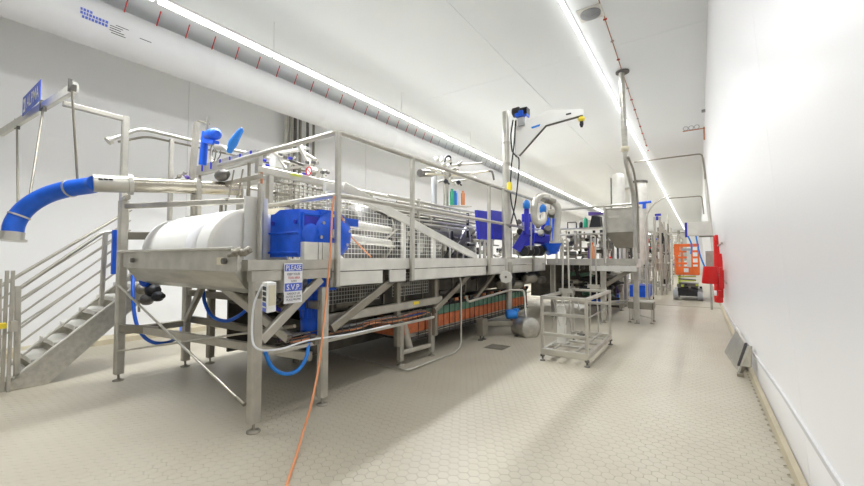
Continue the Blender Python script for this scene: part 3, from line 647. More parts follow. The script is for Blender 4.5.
# rear walkway rail on wall side
t = thing('rear_handrail', 'bent tube handrail with two bars above the drum by the left wall', 'railing', (-5.9, 2.4, 1.4))
build('rail', MB().tube(fillet([(-5.9, 1.62, 2.84), (-5.9, 1.93, 3.07), (-5.9, 5.0, 3.07)], .1), .025, 10), 'steel_bright', t)
build('rail', MB().tube(fillet([(-5.95, 1.72, 2.85), (-5.95, 2.02, 3.0), (-5.95, 5.0, 3.0)], .1), .014, 8), 'steel_dull', t)
for y in (2.3, 3.6, 4.9): build('post', MB().bar((-5.92, y, 1.4), (-5.92, y, 3.02), .06, .05), 'steel', t)
build('flange', MB().cyl((-5.9, 1.60, 2.82), (-5.9, 1.63, 2.845), .05, 12), 'steel_bright', t)
# wall pipe bundle
for k, (x, r, m) in enumerate(((286, .04, 'steel_pale'), (290.5, .045, 'steel'), (295, .04, 'steel_dark'), (300, .035, 'steel_dull'), (307.5, .035, 'steel_dark'), (313.5, .03, 'steel_dull'))):
    q = at(x, 140, X=-7.9); o = build('wall_pipe', MB().tube([(q.x, q.y, 1.2), (q.x, q.y, CEIL - .01)], r, 10), m, origin=(q.x, q.y, 1.2))
    tag(o, ('leftmost', 'second from left', 'third from left', 'fourth from left', 'fifth from left', 'rightmost')[k] + ' vertical pipe rising to the ceiling on the left wall', 'pipe', 'pipes on the left wall')
# ------------------------------------------------------------------ pipe rack behind (many horizontal tubes)
t = thing('tube_rack', 'stack of long horizontal stainless tubes running along the wall side', 'pipe rack', (-4.9, 5.5, DK))
for k in range(7):
    z = 2.58 - k * .085; build('tube', MB().tube([(-4.9 - .05 * (k % 2), 3.0, z), (-4.9 - .05 * (k % 2), 8.9, z)], .022 if k % 2 else .032, 8), ('steel_bright', 'steel_dark', 'steel_pale', 'steel_dull')[k % 4], t)
for y in (3.6, 5.2, 6.8, 8.4): build('stand', MB().bar((-4.95, y, DK), (-4.95, y, 2.62), .05), 'steel', t)
# ------------------------------------------------------------------ big vat
t = thing('vat', 'large horizontal stainless vat with open dark hatches behind the guard rail', 'vat', (-4.4, 5.8, DK))
prof = [(0, .30), (.03, .38), (.10, .44), (.25, .46), (3.1, .46), (3.25, .44), (3.35, .36), (3.38, .2)]
build('shell', MB().lathe((-4.35, 4.1, 1.78), (0, 1, 0), prof, 36), 'steel_vat', t)
build('cover', MB().prism([(-4.78, 4.3, 2.10), (-3.92, 4.3, 2.10), (-4.05, 4.3, 2.24), (-4.65, 4.3, 2.24)], (0, 3.0, 0)), 'steel_bright', t)
for y in (4.6, 5.4, 6.2, 7.0):
    ring = [(-4.35 + .468 * math.cos(a), y, 1.78 + .468 * math.sin(a)) for a in [2 * PI * j / 28 for j in range(29)]]
    build('hoop', MB().tube(ring, .016, 6), 'steel_bright', t)
build('hatch', MB().box(-3.905, -3.88, 4.75, 5.25, 1.60, 1.92), 'steel_dark', t)
build('hatch', MB().box(-3.905, -3.88, 5.6, 6.1, 1.56, 1.88), 'steel_dull', t)
for y in (4.5, 6.9): build('saddle', MB().box(-4.7, -4.0, y - .04, y + .04, DK, 1.45), 'steel_dull', t)
build('ladder_arm', MB().bar((-3.8, 6.15, 1.5), (-3.8, 6.7, 2.0), .04), 'steel_bright', t)
for k in range(9): build('pillar', MB().bar((-3.72, 5.0 + .24 * k, DK), (-3.72, 5.0 + .24 * k, 1.62), .03), 'steel_dull' if k % 2 else 'steel_pale', t)
# ------------------------------------------------------------------ sampler manifold sticking up
t = thing('vat_pipework', 'pipes, brackets and dark fittings crowded round the stainless vat', 'pipework', (-3.9, 5.6, DK))
for k in range(60):
    y_ = 4.2 + 4.3 * rg.random(); z_ = DK + .05 + .5 * rg.random() ** 1.5; x_ = -3.86 + .12 * rg.random()
    dd = rg.choice([(0, 1, 0), (0, 0, 1), (0, 1, 0), (0, .8, .5)]); l = rg.uniform(.12, .5)
    a = Vector((x_, y_, z_)); b = a + Vector(dd) * l
    build('pipe', MB().tube([a, b], rg.uniform(.012, .035), 8), rg.choice(['steel_dark', 'steel_dull', 'steel', 'black', 'steel_bright', 'steel_dark']), t)
for k in range(4): build('cross_pipe', MB().tube([(-3.84, 4.3 + .1 * k, 2.12 + .05 * k), (-3.84, 8.6, 2.12 + .05 * k)], .018, 8), ('steel_dull', 'steel_bright', 'steel_dark', 'steel')[k], t)
t = thing('pipe_manifold', 'cluster of thin steel pipes and valves on columns above the rail', 'pipework', (-4.8, 7.2, DK))
q = at(434, 165, X=-5.1); build('column', MB().tube([(q.x, q.y, DK), (q.x, q.y, q.z)], .07, 12), 'grey_plastic', t)
q = at(446, 168, X=-4.8); build('column', MB().tube([(q.x, q.y, DK), (q.x, q.y, q.z)], .06, 12), 'steel', t)
build('dark_head', MB().cyl(at(420, 173, X=-5.0), at(432, 173, X=-5.0), .09, 14), 'steel_dark', t)
for a, b in (((426, 168), (446, 172)), ((426, 174), (470, 176)), ((446, 166), (482, 163)), ((448, 172), (474, 174)), ((450, 182), (476, 178)), ((438, 182), (452, 178)), ((474, 173), (490, 171)), ((440, 170), (455, 185))):
    build('arm', MB().tube([at(*a, X=-4.8), at(*b, X=-4.8)], .025, 8), rg.choice(['steel', 'steel_bright', 'cream']), t)
q = [at(444, 164, X=-4.8), at(446, 157, X=-4.8), at(450, 157, X=-4.8), at(451, 166, X=-4.8)]
build('hose_loop', MB().tube(curve(q, 5), .025, 8), 'black', t)
q = [at(488, 171, X=-4.8), at(492, 172, X=-4.8), at(494, 180, X=-4.8)]
build('hose_loop', MB().tube(curve(q, 5), .03, 8), 'steel_dark', t)
for k in range(12):
    q = at(438 + (k * 7) % 22, 160 + (k * 5) % 24, X=-4.75); build('valve', MB().lathe(q, (rg.uniform(-1, 1), .3, rg.uniform(-1, 1)), [(0, .02), (.02, .05), (.09, .05), (.1, .02), (.16, .02)], 8), rg.choice(['steel_bright', 'cream', 'steel_pale', 'steel_dull', 'ink']), t)
t = thing('bottle_stand', 'stand with coloured bottles behind the rail under the pipe manifold', 'stand', at(455, 215, X=-4.6))
for k, (x, m) in enumerate(((452, 'green'), (455, 'blue_light'), (458, 'sign_white'), (463, 'orange_cord'))):
    a = at(x, 205, X=-4.6); b = at(x, 189 + (k % 2) * 2, X=-4.6); build('bottle', MB().lathe(a, b - a, [(0, .05), ((b - a).length * .8, .05), ((b - a).length * .9, .03), ((b - a).length, .03)], 10), m, t)
build('shelf', MB().bar(at(448, 206, X=-4.6), at(468, 207, X=-4.6), .2, .02), 'steel', t)
build('leg', MB().bar(at(450, 207, X=-4.6), at(450, 240, X=-4.6), .03), 'steel', t)
# ------------------------------------------------------------------ blue chutes
t = thing('blue_chute', 'pair of deep blue plastic panels on steel legs at the rail', 'chute', (-3.35, 6.6, DK))
for a, b in ((477, 489), (491, 502)):
    p0 = at(a, 210, X=-3.3); p1 = at(b, 208, X=-3.3); z0_ = at(a, 239, X=-3.3).z
    build('panel', MB().prism([(-3.3, p0.y, p0.z), (-3.3, p1.y, p0.z + .02), (-3.28, p1.y + .03, z0_), (-3.28, p0.y + .05, z0_)], (-.05, 0, 0)), 'blue_violet', t)
for x in (480, 484, 488, 492): q = at(x, 240, X=-3.33); build('leg', MB().tube([(q.x, q.y, DK), (q.x, q.y, q.z + .1)], .022, 8), 'steel_bright', t)
# ------------------------------------------------------------------ pumps and coil pipe
t = thing('blue_pump_set', 'group of deep blue pumps with black motors behind the rail', 'pump', (-3.6, 8.7, DK))
for k, (x, y, D_) in enumerate(((526.5, 201, 7.6), (543, 205, 8.0))):
    q = at(x, y + 8, D=D_); build('bonnet', MB().lathe(q, (0, 0, 1), [(0, .04), (.02, .065), (.1, .07), (.15, .055), (.18, .02)], 14), 'blue_light', t)
    build('neck', MB().tube([q, q - Vector((0, 0, .5))], .05, 10), 'blue_violet', t)
def dcyl(x, y, D_, ax, r, l, m, name='motor', n=18):
    q = at(x, y, D=D_); ax = Vector(ax).normalized(); q -= ax * l / 2
    return build(name, MB().lathe(q, ax, [(0, r * .7), (.02, r), (l - .02, r), (l, r * .7)], n), m, t)
for k in range(4):
    mo = dcyl(523 + 5.4 * k, 251, 7.9 + .1 * k, (.5, -1, 0), .10, .34, 'black')
    for j in range(4):
        q = at(523 + 5.4 * k, 251, D=7.9 + .1 * k) + Vector((.5, -1, 0)).normalized() * (-.1 + .07 * j)
        build('cooling_ring', MB().lathe(q, (.5, -1, 0), [(0, .10), (.004, .113), (.02, .113), (.024, .10)], 18), 'steel_dark', mo)
build('blue_frame', MB().bar(at(528, 246, D=8.3), at(528, 214, D=8.3), .24, .16), 'blue_violet', t)
build('blue_frame', MB().bar(at(533, 238, D=8.2), at(549, 240, D=8.2), .3, .22), 'blue_violet', t)
build('blue_frame', MB().bar(at(547, 250, D=8.3), at(549, 219, D=8.5), .26, .2), 'blue', t)
build('blue_frame', MB().bar(at(556, 246, D=8.1), at(546, 250, D=8.1), .2, .24), 'blue', t)
build('chute_plate', MB().bar(at(516, 250, D=7.7), at(527, 233, D=7.7), .06, .18), 'blue_violet', t)
for k, (x, y, m) in enumerate(((519, 222, 'steel_dark'), (520, 232, 'black'), (544, 217, 'black'), (538, 226, 'steel_dull'), (541, 233, 'steel_bright'), (548, 230, 'steel_dark'), (534, 213, 'steel'), (517, 238, 'steel_dull'), (552, 214, 'steel_dull'))):
    dcyl(x, y, 7.8, (.3, -1, .2 * (k % 3)), .05 + .015 * (k % 3), .16, m, 'fitting', 10)
for x in (519, 523.5, 531, 551): build('standpipe', MB().tube([at(x, 250, D=7.8), at(x, 222 if x != 551 else 205, D=7.8)], .022, 8), 'steel_bright', t)
build('cone', MB().tube([at(553, 243, D=7.7), at(553, 254, D=7.7)], [.17, .07], 16), 'blue', t)
t = thing('coil_pipe', 'thick bright insulated pipe bent in a loop above the blue pumps', 'pipe', at(545, 230, X=-3.1))
q = [at(548, 197, D=7.0), at(540, 196, D=6.9), at(535, 203, D=6.85), at(534, 216, D=6.85), at(537, 223, D=6.85), at(543, 221, D=6.9), at(544, 214, D=7.0)]
build('loop', MB().tube(curve(q, 5), .058, 14), 'steel_bright', t)
q = fillet([at(541, 198, D=7.1), at(559, 204, D=7.1), at(556, 241, D=7.1)], .15)
build('down_pipe', MB().tube(q, .058, 14), 'steel_bright', t)
build('brown_sleeve', MB().tube([at(545, 199.5, D=7.1), at(555, 202.6, D=7.1)], .061, 14), 'steel_dull', t)
q = at(555, 241, D=7.1); build('flange', MB().tube([q, q - Vector((0, 0, .04))], .10, 16), 'steel_bright', t)
# ------------------------------------------------------------------ davit hoist
HXm, HYm = -3.05, 7.0
t = thing('davit_crane', 'white jib crane on a steel mast rising over the platform', 'crane', (HXm, HYm, DK))
build('mast', MB().tube([(HXm - .02, HYm, DK), (HXm - .02, HYm, 2.8)], .095, 16).tube([(HXm - .02, HYm, 2.8), (HXm - .02, HYm, 4.26)], .07, 16), 'steel_bright', t)
build('base_plate', MB().cyl((HXm, HYm, DK), (HXm, HYm, DK + .03), .14, 20), 'steel', t)
for y in (144, 165): q = at(508, y, Y=HYm); build('collar', MB().cyl((HXm - .02, HYm, q.z), (HXm - .02, HYm, q.z + .04), .085, 16), 'steel', t)
a = [at(516.5, 127, Y=HYm), at(516.5, 155, Y=HYm), at(519.5, 155.5, Y=HYm), at(546, 125.5, Y=HYm), at(583, 115, Y=HYm), at(583, 109.5, Y=HYm), at(548, 111, Y=HYm), at(530, 121, Y=HYm)]
build('jib_arm', MB().prism([p + Vector((0, -.04, 0)) for p in a], (0, .08, 0)), 'white_plastic', t)
build('bottom_flange', MB().tube([p + Vector((0, 0, -.01)) for p in a[2:5]], .018, 6), 'steel_dark', t)
build('pivot_tube', MB().tube([at(516, 120, Y=HYm), at(516, 157, Y=HYm)], .022, 8), 'steel', t)
build('blue_logo', MB().prism([at(531, 127, Y=HYm - .05), at(540, 124, Y=HYm - .05), at(539.5, 126, Y=HYm - .05), at(532, 128.5, Y=HYm - .05)], (0, .01, 0)), 'blue_light', t)
build('black_text', MB().prism([at(566, 113.6, Y=HYm - .05), at(571, 112.6, Y=HYm - .05), at(571, 114, Y=HYm - .05), at(566, 115, Y=HYm - .05)], (0, .01, 0)), 'ink', t)
q = at(581.5, 117, Y=HYm)
build('hoist_rope', MB().tube([at(581.5, 113, Y=HYm), at(581.5, 119, Y=HYm)], .008, 6), 'steel_dark', t)
build('hook_block', MB().lathe(q, (0, 0, -1), [(0, .04), (.03, .06), (.07, .05), (.08, .03)], 12), 'yellow', t)
build('hook', MB().lathe(q - Vector((0, 0, .08)), (0, 0, -1), [(0, .03), (.05, .035), (.10, .02)], 10), 'black', t)
t2 = thing('hoist_motor', 'blue and black winch motor at the top of the crane mast', 'motor', at(520, 113, Y=HYm))
q = at(514, 113, Y=HYm - .08)
build('drum', MB().lathe(q - Vector((.03, 0, 0)), (1, 0, .05), [(0, .05), (.02, .09), (.14, .09), (.16, .06)], 14), 'black', t2)
build('blue_case', MB().cbox(at(520, 114.5, Y=HYm - .08), .15, .15, .10), 'blue', t2)
build('motor_body', MB().cbox(at(524, 112, Y=HYm - .02), .17, .16, .12), 'black', t2)
build('blue_end', MB().cbox(at(527.3, 113, Y=HYm - .02), .03, .16, .13), 'blue', t2)
build('control_box', MB().cbox(at(521.5, 122, Y=HYm - .06), .12, .1, .15), 'grey_plastic', t2)
hose_obj('crane_cable', [at(513, 120, Y=HYm - .1), at(511, 135, Y=HYm - .1), at(512, 150, Y=HYm - .1), at(516, 156, Y=HYm - .1), at(519, 160, Y=HYm - .1), at(518, 180, Y=HYm - .1), at(515, 205, Y=HYm - .1), at(510, 228, Y=HYm - .12)], .013, 'rubber', 'black control cable hanging from the hoist motor down the mast', 'cable')
hose_obj('crane_cable', [at(515.5, 121, Y=HYm - .1), at(514.5, 140, Y=HYm - .1), at(513, 153, Y=HYm - .1), at(511, 172, Y=HYm - .12), at(511, 200, Y=HYm - .12), at(518, 226, Y=HYm - .12)], .013, 'rubber', 'black cable crossing the other hoist cable behind the rail', 'cable')
q = at(509.5, 187, Y=HYm - .12); tag(build('yellow_pendant', MB().lathe(q + Vector((0, 0, .1)), (0, 0, -1), [(0, .02), (.03, .05), (.15, .05), (.2, .03)], 10), 'yellow', origin=q), 'yellow pendant control hanging on the crane mast', 'control')
# ================================================================== UNDER THE PLATFORM
BX = -3.3
t = thing('belt_conveyor', 'long low conveyor with green and orange bands behind black wire under the platform', 'conveyor', (BX - .3, 6.5, 0))
build('green_band', MB().box(BX - .5, BX, 4.55, 8.6, .54, .66), 'green_belt', t)
build('orange_band', MB().box(BX - .48, BX + .01, 4.0, 8.6, .365, .535), 'orange_belt', t)
build('lower_band', MB().box(BX - .46, BX - .01, 4.2, 8.6, .305, .36), 'steel_bright', t)
build('bottom_rail', MB().box(BX - .5, BX + .0, 4.3, 8.6, .25, .30), 'steel_dark', t)
build('top_rail', MB().box(BX - .5, BX + .02, 4.3, 8.6, .665, .71), 'black', t)
build('end_drum', MB().cyl((BX - .45, 4.15, .46), (BX, 4.15, .46), .13, 18), 'orange_belt', t)
mb = MB()
for k in range(26): y = 4.4 + .165 * k; mb.tube([(BX + .03, y, .27), (BX + .03, y, .70)], .006, 4, False)
for z in (.70, .27, .34): mb.tube([(BX + .03, 4.35, z), (BX + .03, 8.6, z)], .007, 4, False)
build('black_wires', mb, 'black', t, kind='stuff')
for k in range(26): y = 4.4 + .165 * k; build('chain_block', MB().cbox((BX + .02, y + .05, .735), .03, .11, .045), 'rubber' if k % 2 else 'copper', t)
for y in (5.0, 6.6, 8.2): build('support', MB().bar((BX - .2, y, 0), (BX - .2, y, .27), .05), 'steel_dull', t)
t = thing('light_block_bed', 'added dark steel bed blocking light in the space under the platform deck', 'machine', (-4.3, 6, .1))  # added dark boxes that block light and deepen the shade under the deck
build('light_block_pan', MB().box(-5.15, -3.9, 3.1, 8.8, .22, .62), 'steel_under', t)
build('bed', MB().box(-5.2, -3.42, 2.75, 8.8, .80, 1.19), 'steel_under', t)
build('light_block_plate', MB().box(-5.24, -5.2, 2.75, 8.8, .15, 1.28), 'steel_under', t)
for k in range(14): build('bed_rib', MB().box(-3.42, -3.40, 2.95 + .43 * k, 2.98 + .43 * k, .80, 1.19), 'steel_dull', t)
for k in range(11):
    y = 3.0 + .53 * k; build('bed_part', MB().lathe((-3.40, y, .86 + .09 * (k % 4)), (0, 1, 0), [(0, .02), (.01, .035 + .01 * (k % 2)), (.18, .035 + .01 * (k % 2)), (.19, .02), (.3, .02)], 8), ('steel_dull', 'black', 'steel', 'copper', 'steel_dark')[k % 5], t)
for y in (3.3, 5.6, 8.0): build('leg', MB().bar((-4.5, y, 0), (-4.5, y, .24), .07), 'steel_dull', t)
t = thing('cable_tray', 'wire cable tray full of orange and blue cables below the deck', 'cable tray', (-3.1, 3.6, .6))
TX = -3.06
mb = MB()
for k in range(23): y = 2.2 + .1 * k; mb.tube([(TX, y, .70 + .0 * y), (TX, y, .60), (TX - .22, y, .60), (TX - .22, y, .70)], .0045, 4, False)
for xx, z in ((TX, .70), (TX, .65), (TX, .60), (TX - .11, .60), (TX - .22, .60), (TX - .22, .70)): mb.tube([(xx, 2.15, z), (xx, 4.42, z)], .0045, 4, False)
build('wire_basket', mb, 'steel_dark', t, kind='stuff')
cols = ['orange_cord', 'black', 'copper', 'grey_plastic', 'blue', 'black', 'orange_cord', 'steel_dull', 'copper', 'blue']
for k in range(10):
    pts = [(TX - .02 - .018 * k + rg.uniform(-.012, .012), 2.2 + .275 * j, .625 + .01 * (k % 4) + rg.uniform(0, .03)) for j in range(9)]
    build('cable', MB().tube(curve(pts, 3), .010, 6), cols[k], t)
build('tray_rail', MB().bar((TX + .02, 1.95, .585), (TX + .02, 4.45, .585), .02, .03), 'steel', t)
# black dark machinery masses under deck (motors and rollers)
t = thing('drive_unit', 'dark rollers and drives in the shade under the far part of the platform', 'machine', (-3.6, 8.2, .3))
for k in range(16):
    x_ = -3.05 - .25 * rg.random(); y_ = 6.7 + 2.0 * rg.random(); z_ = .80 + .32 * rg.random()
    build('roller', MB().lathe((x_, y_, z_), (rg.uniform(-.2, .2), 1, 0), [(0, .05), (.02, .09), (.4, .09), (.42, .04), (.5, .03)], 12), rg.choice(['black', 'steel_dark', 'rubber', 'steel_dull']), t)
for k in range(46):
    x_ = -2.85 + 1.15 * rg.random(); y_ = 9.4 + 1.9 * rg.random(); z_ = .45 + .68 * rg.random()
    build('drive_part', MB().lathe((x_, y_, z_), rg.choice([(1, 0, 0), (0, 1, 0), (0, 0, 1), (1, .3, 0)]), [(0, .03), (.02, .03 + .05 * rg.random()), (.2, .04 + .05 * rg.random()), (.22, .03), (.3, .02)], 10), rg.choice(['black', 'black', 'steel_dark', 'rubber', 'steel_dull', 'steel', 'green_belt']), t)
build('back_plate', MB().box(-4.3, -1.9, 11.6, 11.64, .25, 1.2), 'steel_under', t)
# low frame in front of conveyor
t = thing('roller_frame', 'low steel frame with a slanting tube on the floor under the platform', 'frame', (-3.35, 4.2, 0))
for x, y, z1 in ((-3.25, 3.98, .62), (-3.2, 4.62, .60)): build('leg', MB().bar((x, y, .06), (x, y, z1), .075), 'steel', t); foot(t, x, y, .07, .05)
build('cross_bar', MB().bar((-3.25, 3.98, .16), (-3.2, 4.62, .16), .05, .06), 'steel', t)
build('slanting_tube', MB().tube([at(402, 322, X=-3.35), at(409, 350, X=-3.3)], .065, 14), 'steel', t)
# bent floor pipe
q = [(-3.0, 5.10, .9), (-2.98, 5.12, .03), (-2.98, 4.0, .03), (-3.4, 3.72, .03), (-6.3, 4.0, .03)]
q = fillet([at(455, 262, X=-3.0), at(461, 288, X=-3.0) * 0 + at(461, 282, X=-3.0), at(461, 345, X=-3.0), at(456, 352, X=-3.0), at(407, 370.5, Z=.03), at(330, 352, Z=.03), at(240, 332, Z=.03)], .08)
tag(build('drain_pipe', MB().tube(q, .014, 10), 'steel_bright', origin=(-3, 5, 0)), 'thin bent stainless pipe dropping to the floor and running under the platform', 'pipe')
# cylinder pump on floor
t = thing('floor_pump', 'round stainless motor with blue cap on the floor below the platform', 'pump', at(525, 340, Z=0))
c = at(527, 331, Z=.0); c = Vector((-2.62, 6.35, .24)); c = at(525, 327.5, X=-2.62)
build('body', MB().lathe(c + Vector((-.17, .12, 0)), (1, -.6, 0), [(0, .08), (.01, .175), (.03, .195), (.36, .195), (.38, .18), (.385, .05)], 28), 'steel_brushed', t)
for dx, dy_ in ((-.12, -.12), (.08, -.06), (.14, .12)):
    build('foot', MB().lathe((c.x + dx, c.y + dy_, 0), (0, 0, 1), [(0, .04), (.01, .04), (.02, .012), (c.z - .12, .012)], 10), 'steel_dark', t)
build('arm', MB().bar((c.x - .2, c.y - .1, .22), (c.x - .75, c.y - .5, .22), .06, .09), 'steel_dull', t)
q = at(482, 333, X=-3.1); build('stand', MB().box(q.x - .06, q.x + .06, q.y - .09, q.y + .09, .08, .36), 'steel_dull', t)
for s_ in (-1, 1): foot(t, q.x, q.y + s_ * .06, .1, .045, 'steel_dark')
q = at(512, 313, X=-2.85); build('blue_cap', MB().lathe(q - Vector((.08, .08, .02)), (1, 1, 0), [(0, .05), (.02, .085), (.18, .085), (.21, .05)], 14).cbox(q + Vector((.06, .05, .05)), .08, .1, .06), 'blue_light', t)
build('riser', MB().tube([at(509, 310, X=-2.95), at(509, 262, X=-2.95) * 1], .055, 12), 'steel', t)
build('outlet_pipe', MB().tube(fillet([at(466, 296, X=-3.0), at(468, 302, X=-3.0), at(510, 290, X=-2.9), at(524, 290, X=-2.75), c + Vector((.02, 0, .16))], .08), .02, 8), 'steel_bright', t)
t = thing('floor_drain', 'dark square grate in the floor left of the round motor', 'drain', at(497, 347, Z=0))
q = at(497, 347, Z=0)
build('frame', MB().box(q.x - .16, q.x + .16, q.y - .16, q.y + .16, 0, .004), 'steel_dull', t)
for k in range(6): build('slat', MB().box(q.x - .13 + .05 * k, q.x - .115 + .05 * k, q.y - .13, q.y + .13, .004, .01), 'steel_dull', t)
# ------------------------------------------------------------------ wheeled cage
t = cage = thing('wheeled_cage', 'open stainless basket frame standing on the walkway beside the platform', 'frame', (-1.5, 6.0, 0))
cx0, cx1, cy0, cy1, ct = -1.80, -1.22, 5.27, 6.84, .88
for x, y in ((cx0, cy0), (cx1, cy0), (cx0, cy1), (cx1, cy1)):
    pst = build('post', MB().bar((x, y, .10), (x, y, ct), .038), 'steel_bright' if y < 6 else 'steel', t)
    build('castor', MB().lathe((x, y, 0), (0, 0, 1), [(0, .035), (.012, .035), (.02, .014), (.06, .014), (.062, .03), (.085, .03)], 12), 'steel_dark', pst)
for z in (ct - .02, .64, .37): build('front_rail', MB().bar((cx0, cy0, z), (cx1, cy0, z), .03, .045), 'steel_bright', t)
for z in (ct - .02, .66): build('back_rail', MB().bar((cx0, cy1, z), (cx1, cy1, z), .03, .04), 'steel', t)
for x in (cx0, cx1):
    build('side_rail', MB().bar((x, cy0, ct - .02), (x, cy1, ct - .02), .045, .045), 'steel_bright', t)
    build('base_beam', MB().bar((x, cy0, .13), (x, cy1, .13), .05, .07), 'steel_bright', t)
for y in (cy0, cy1): build('base_beam', MB().bar((cx0, y, .13), (cx1, y, .13), .04, .09), 'steel_bright', t)
build('side_rail', MB().bar((cx1, cy0, .62), (cx1, cy1, .60), .012, .012), 'steel', t)
for y in (5.62, 6.0, 6.45): build('base_slat', MB().bar((cx0 + .03, y, .16), (cx1 - .03, y, .16), .05, .03), 'steel', t)
build('base_slat', MB().bar((cx0 + .14, cy0 + .02, .17), (cx0 + .14, cy1 - .02, .17), .03, .03), 'steel', t)
build('base_slat', MB().bar((cx1 - .14, cy0 + .02, .17), (cx1 - .14, cy1 - .02, .17), .03, .03), 'steel', t)
build('crank', MB().cyl((-1.48, 6.1, .18), (-1.48, 6.1, .26), .04, 12).bar((-1.55, 6.1, .26), (-1.40, 6.1, .26), .02), 'steel_dark', t)
for k, (a, b) in enumerate((((553, 300), (560, 326)), ((557, 300), (552, 330)), ((563, 298), (570, 322)), ((570, 297), (566, 325)), ((577, 297), (580, 312)))):
    build('sling', MB().tube([at(*a, Y=5.55), at(*b, Y=5.55)], .007, 6), 'steel_bright', t)
# inner white column
t = thing('lift_column', 'pale square column standing inside the open basket frame', 'column', (-1.62, 5.75, .16))
q = at(562, 345, Y=5.7)
build('column', MB().bar((q.x, 5.7, .16), (q.x, 5.7, .72), .11), 'steel_pale', t)
build('base', MB().cbox((q.x, 5.7, .175), .18, .18, .03), 'steel', t)
# two double-rod handles
for k, (x, y0_, y1_, Yd) in enumerate(((565, 240, 296, 6.1), (593, 236, 290, 7.3))):
    q0 = at(x - 2.4, y1_, Y=Yd); q1 = at(x - 2.0 + 1, y0_, Y=Yd); w_ = .10
    top = at(x, y0_, Y=Yd)
    base = Vector((q0.x, Yd, q0.z))
    t = thing('lifting_hook_pole', 'tall narrow double rod handle ' + ('at the near end of the basket frame' if k == 0 else 'at the far end of the basket frame'), 'handle', (q0.x, Yd, .16))
    build('rod', MB().tube(fillet([(q0.x, Yd, .9), (q0.x + .02, Yd, top.z), (q0.x + .02 + w_ * .7, Yd, top.z), (q0.x + w_, Yd, .9)], .03), .014, 8), 'steel_bright', t)
    build('clamp', MB().cbox((q0.x + .05, Yd, .90), .2, .05, .06).cbox((q0.x + .05, Yd, .84), .08, .08, .08), 'steel_bright', t)
    build('lower_rod', MB().tube([(q0.x + .0, Yd, .88), (q0.x - .03, Yd, .16 if k == 0 else 0)], .012, 6).tube([(q0.x + .1, Yd, .88), (q0.x + .13, Yd, .16 if k == 0 else 0)], .012, 6), 'steel_bright', t)
# ================================================================== SECOND PLATFORM
t = thing('side_platform', 'raised steel platform section that juts out beside the hopper', 'platform', (-2.1, 10, 0))
QX = -1.08; QY = 9.0
build('deck', MB().box(-5.4, -1.72, QY, 12.6, DK - .03, DK), 'steel_pale', t)
build('deck', MB().box(-1.719, QX, QY, 9.7, DK - .03, DK), 'steel_pale', t)
build('front_channel', MB().box(-2.95, QX, QY - .015, QY, 1.24, DK), 'steel', t)
build('side_channel', MB().box(QX - .015, QX, QY, 9.7, 1.2, DK - .031), 'steel_pale', t)
build('side_channel', MB().box(-1.735, -1.72, 9.71, 12.6, 1.2, DK - .031), 'steel_pale', t)
build('lower_channel', MB().box(-2.0, QX, QY - .03, QY - .016, 1.12, 1.235), 'steel_pale', t)
for x, y in ((-1.74, 9.08), (-1.74, 11.4), (-1.14, 9.35), (-2.9, 9.3), (-1.8, 12.5)): rhs_leg(t, x, y, 1.24, .11)
build('brace', MB().bar((-1.75, 9.1, .78), (-1.12, 9.1, 1.2), .06, .09), 'steel_dull', t)
build('cross_bar', MB().bar((-2.9, 9.3, .35), (-1.15, 9.9, .35), .04, .06), 'steel', t)
build('cross_bar', MB().bar((-1.72, 9.05, .45), (-1.15, 9.9, .45), .03, .04), 'steel', t)
t = thing('side_guard_rail', 'tube guard rail around the jutting side platform', 'railing', (-2, 9, DK))
build('top_rail', MB().tube(fillet([(-2.9, QY, 2.5), (QX, QY, 2.53), (QX, 9.65, 2.53)], .1), .024, 10), 'steel_bright', t)
build('middle_rail', MB().tube([(-2.9, QY, 1.93), (-1.65, QY, 1.93)], .02, 10), 'steel_bright', t)
for x in (-2.72, -1.68, QX): build('post', MB().tube([(x, QY, DK - .1), (x, QY, 2.5)], .028, 10), 'steel_bright', t)
# mixed equipment on it
t = thing('work_table', 'steel work table cluttered with bottles on the side platform', 'table', (-2.3, 9.5, DK))
build('table_top', MB().box(-2.75, -1.7, 9.2, 9.8, 2.06, 2.09), 'steel_bright', t)
for x in (-2.7, -1.75):
    for y in (9.25, 9.75): build('leg', MB().bar((x, y, DK), (x, y, 2.06), .035), 'steel', t)
build('shelf', MB().box(-2.7, -1.75, 9.25, 9.75, 1.62, 1.64), 'steel_dull', t)
def bottle(x, y, z, h, r, m, label, cap='sign_white'):
    t = thing('bottle', label, 'bottle', (x, y, z))
    build('body', MB().lathe((x, y, z), (0, 0, 1), [(0, r * .9), (.01, r), (h * .7, r), (h * .82, r * .4), (h * .88, r * .4)], 14), m, t)
    build('cap', MB().cyl((x, y, z + h * .88), (x, y, z + h), r * .45, 10), cap, t)
q = at(585.5, 222, Y=9.3); bottle(q.x, 9.3, 2.09, .27, .05, 'green', 'green labelled bottle standing on the work table')
q = at(581, 222, Y=9.45); bottle(q.x, 9.45, 2.09, .18, .04, 'black', 'small dark bottle left of the green bottle')
q = at(592.5, 252, Y=9.15); bottle(q.x, 9.15, DK, .36, .06, 'orange_cord', 'orange bottle standing on the side platform deck', 'orange')
q = at(596, 219, Y=9.4)
t = thing('purple_machine', 'black meter with violet lid on the work table', 'machine', (q.x, 9.4, 2.09))
build('case', MB().prism([(q.x - .13, 9.3, 2.09), (q.x + .12, 9.3, 2.09), (q.x + .10, 9.3, 2.34), (q.x - .07, 9.3, 2.36)], (0, .25, 0)), 'black', t)
build('lid', MB().prism([(q.x - .14, 9.28, 2.37), (q.x + .2, 9.28, 2.39), (q.x + .2, 9.28, 2.42), (q.x - .14, 9.28, 2.45)], (0, .3, 0)), 'purple', t)
q = at(572, 224, Y=9.4); t = thing('black_bracket', 'black open frame on the left of the work table', 'frame', (q.x, 9.4, 2.09))
